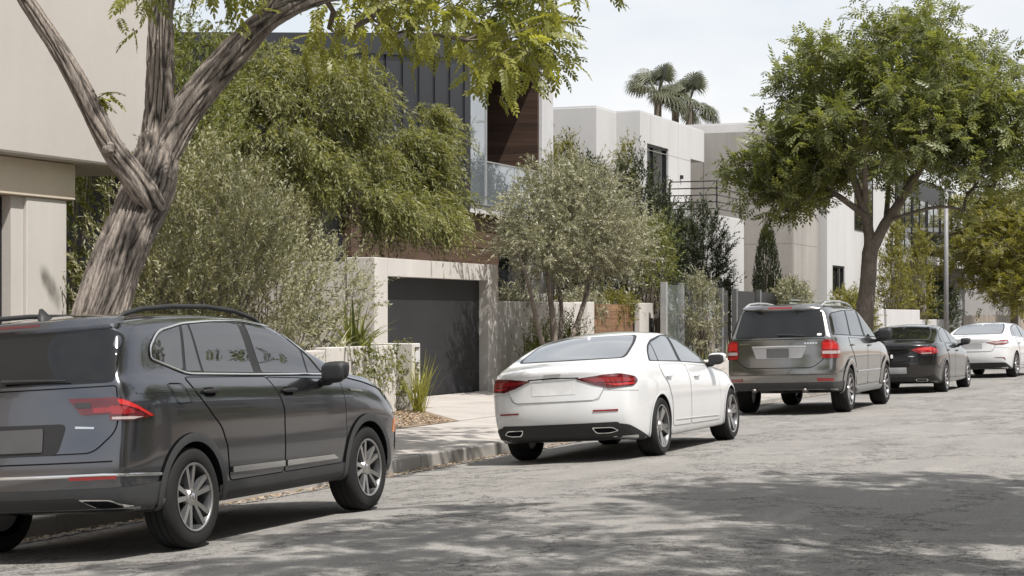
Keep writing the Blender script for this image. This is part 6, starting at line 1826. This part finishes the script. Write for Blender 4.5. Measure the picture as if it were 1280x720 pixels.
for k, y in enumerate((91, 94.5)):
    round_shrub('dark_shrub', 'dark shrub under the projecting balcony slab, ' + ('nearer' if k == 0 else 'farther') + ' of two', 'shrub', [((-15.4, y, 1.7), (.8, 1.3, 1.7), 1)], 420, L_DARK, 170 + k, L=(.3, .5), nl=14, ls=(.12, .18), group='dark shrubs below the balcony')

# blades: grasses, flax, agave
def blades(name, lab, cat, base, n, L, w, m, seed, lean=(.2, 1.0), droop=.5, group=None):
    rg = np.random.default_rng(seed); t = plant(name, lab, cat, group)
    V, F, T = [], [], []; ns = 7
    for i in range(n):
        a = rg.uniform(0, 6.28); le = rg.uniform(*lean); l = rg.uniform(*L); ww = w * rg.uniform(.7, 1.2)
        d = np.array([math.cos(a), math.sin(a), 0]); sd = np.array([-d[1], d[0], 0]); k = len(V); tt = rg.uniform(0, 1)
        b = np.array(base) + np.array([rg.normal(0, .05), rg.normal(0, .05), 0])
        for j in range(ns):
            f = j / (ns - 1)
            c_ = b + d * (le * l * f) + np.array([0, 0, l * f * math.sqrt(max(.05, 1 - min(.95, le * le * .8))) - droop * l * f * f * le])
            q = ww * (1 - f ** 2.2) * (.6 + .4 * min(1, f * 4)) + .001
            V += [c_ - sd * q * .5 + np.array([0, 0, q * .15]), c_ + sd * q * .5 + np.array([0, 0, q * .15])]; T += [tt, tt]
            if j: F.append([k + 2 * j - 2, k + 2 * j - 1, k + 2 * j + 1, k + 2 * j])
    tag(link('blades', fast_mesh('blades', np.array(V), np.array(F), m, attrs={'tint': np.array(T)}), t), kind='stuff')
    return t
blades('flax_plant', 'spiky flax plant on top of the planter wall beside the garage', 'plant', (-13.2, 26.2, 1.0), 60, (.55, 1.15), .05, L_SHRUB, 180, (.15, .95), .45)
blades('flax_plant', 'spiky pale plant drooping over the planter wall', 'plant', (-13.05, 25.4, 1.05), 30, (.4, .7), .035, L_OLIVE, 181, (.5, 1.0), .6)
blades('grass_clump', 'yellow green grass clump between planter wall and number pillar', 'grass', (-12.55, 27.15, .06), 90, (.5, 1.2), .016, L_GRASS, 182, (.05, .5), .5)
blades('agave', 'spiky yucca beyond the white sedan roof', 'plant', (-11.9, 40.6, .06), 60, (.5, 1.0), .05, L_SHRUB, 183, (.1, .9), .2)
blades('grass_clump', 'dark strappy grass clump in front of the fence', 'grass', (-12.4, 43.0, .06), 80, (.5, 1.0), .03, L_DARK, 184, (.1, .7), .4)
for k, y in enumerate((44.6, 46.4)):
    blades('grass_clump', 'strappy grass tuft before the black panels, ' + ('left' if k == 0 else 'right') + ' of two', 'grass', (-12.4, y, .06), 80, (.5, 1.1), .03, L_BUSH, 185 + k, (.1, .7), .4)
lwp = MB().box(-11.9, -11.6, 39.6, 44.2, 0.0, .62).build('low_bed_wall', M_CREAM, bevel=.012); tag(lwp, 'low cream bed wall between the white sedan and the silver SUV', 'wall')
# climbing plant on the planter wall and behind the pillar
rg = np.random.default_rng(190)
for nm, lab, x, ya, yb, za, zb_, n_ in (('wall_climber', 'leafy climber hanging down the planter wall', -12.80, 25.3, 26.8, .35, 1.2, 120), ('wall_climber', 'leafy climber between planter wall and number pillar', -13.0, 26.98, 27.5, .1, 1.05, 90)):
    t = plant(nm, lab, 'climber', 'climbers at the driveway')
    B = np.stack([rg.normal(x, .035, n_), rg.uniform(ya, yb, n_), rg.uniform(za, zb_, n_)], 1)
    keep = rg.uniform(0, 1, n_) < .4 + .6 * (B[:, 2] - za) / (zb_ - za); B = B[keep]
    D = np.stack([rg.uniform(.05, .4, len(B)), rg.normal(0, .6, len(B)), rg.normal(-.4, .5, len(B))], 1)
    P, Rm, S, T = shoots(rg, B, D, rg.uniform(.1, .35, len(B)), 10, (.035, .075), curve=.3, ang=.9)
    foliage(t, L_SHRUB, P, Rm, S, T, [leaflet(1, .5), leaflet(1, .6)])

# --- fan palms behind the white house
def palm(lab, base, H, seed, nf=46, R_=1.5):
    rg = np.random.default_rng(seed)
    t = empty('fan_palm', tuple(base), label=lab, cat='tree', group='fan palms behind the white house')
    b = MB(); b.cyl((0, 0, 0), (0.1, 0, H), .24, .18, 10); b.build('trunk', M_BARK2, t)
    V, F, T = [], [], []
    for i in range(nf):
        a = i * 2.399 + rg.normal(0, .2); el = -.75 + 2.1 * ((i * .618 + .1) % 1.0); tt = rg.uniform(.2, 1)
        d = np.array([math.cos(a) * math.cos(el), math.sin(a) * math.cos(el), math.sin(el)])
        pl_ = R_ * rg.uniform(.50, .68); b0 = np.array([.1, 0, H]); c_ = b0 + d * pl_
        sd = np.cross(d, [0, 0, 1.0]); sd /= np.linalg.norm(sd) + 1e-9; u = np.cross(sd, d)
        k = len(V); V += [b0 - sd * .03, b0 + sd * .03, c_ + sd * .02, c_ - sd * .02]; T += [tt] * 4; F.append([k, k + 1, k + 2, k + 3])
        nb = 19; fl = R_ * rg.uniform(.44, .56)
        for j in range(nb):
            g = (j / (nb - 1) - .5) * 4.2
            e = d * math.cos(g) * .9 + sd * math.sin(g); w = .034
            l = fl * (1 - .10 * abs(g))
            p1 = c_ + e * l * .55 + u * .05; p2 = c_ + e * l * .85 - np.array([0, 0, .10 * l]); p3 = c_ + e * l - np.array([0, 0, .40 * l])
            pr = np.cross(e, u); k = len(V)
            V += [c_, p1 + pr * w, p1 - pr * w, p2 + pr * w * .6, p2 - pr * w * .6, p3]; T += [tt] * 6
            F += [[k, k + 1, k + 2, k + 2], [k + 1, k + 3, k + 4, k + 2], [k + 3, k + 5, k + 4, k + 4]]
    tag(link('crown', soup_mesh('crown', np.array(V), np.array(F), np.array(T), L_PALM), t), kind='stuff')
for k, (px__, py__, lab) in enumerate(((820, 118, 'left one of the fan palms rising over the white roof'), (860, 128, 'right fan palm over the white roof'), (842, 132, 'smaller fan palm between the two others'))):
    p = at(px__, py__, 92 + 2 * k); palm(lab, (p[0], p[1], 0.2), p[2] - .2, 200 + k, 46 if k < 2 else 30, 1.8 if k < 2 else 1.5)

# ------------------------------------------------------------------ the other side of the street (out of view; houses and hedges added for car reflections)
tag(MB().box(2.42, 5.4, -25, 120, -.2, .06).build('near_pavement', M_SLAB), kind='structure')
for k, (y0, y1, z1, m, lab) in enumerate(((-14, 1, 6.8, M_WHITE, 'unseen white house behind the camera, added for reflections'), (5, 17, 5.6, M_TAN, 'unseen tan house added for reflections, opposite the grey SUV'), (21, 36, 7.2, M_GREYW, 'unseen pale house added for reflections, opposite the white sedan'), (40, 58, 5.8, M_WHITE, 'unseen long white house added for reflections, farther along'))):
    h = empty('unseen_opposite_house', label=lab, cat='house')
    MB().box(13.0, 22, y0, y1, 0, z1).build('wall', m, h)
    MB().box(12.6, 22.4, y0 - .4, y1 + .4, z1 + .003, z1 + .3).build('roof', M_SEAM, h)
    for j in range(3):
        ya = y0 + (y1 - y0) * (.1 + .3 * j); window(h, 'x', ya, ya + 2.2, 1.0, 2.6, 13.0, out=-1, depth=.05); window(h, 'x', ya, ya + 2.2, 3.7, 5.2, 13.0, out=-1, depth=.05)
for k, y in enumerate((-4, 8.5, 15, 27, 38)):
    round_shrub('unseen_opposite_hedge', ('unseen hedge across the street added for reflections, ' + ('first', 'second', 'third', 'fourth', 'fifth')[k] + ' along from the camera side'), 'hedge', [((8.2, y, .9), (.8, 3.0, 1.1), 1)], 420, L_TREE, 210 + k, L=(.3, .5), nl=12, ls=(.12, .2), nst=8)
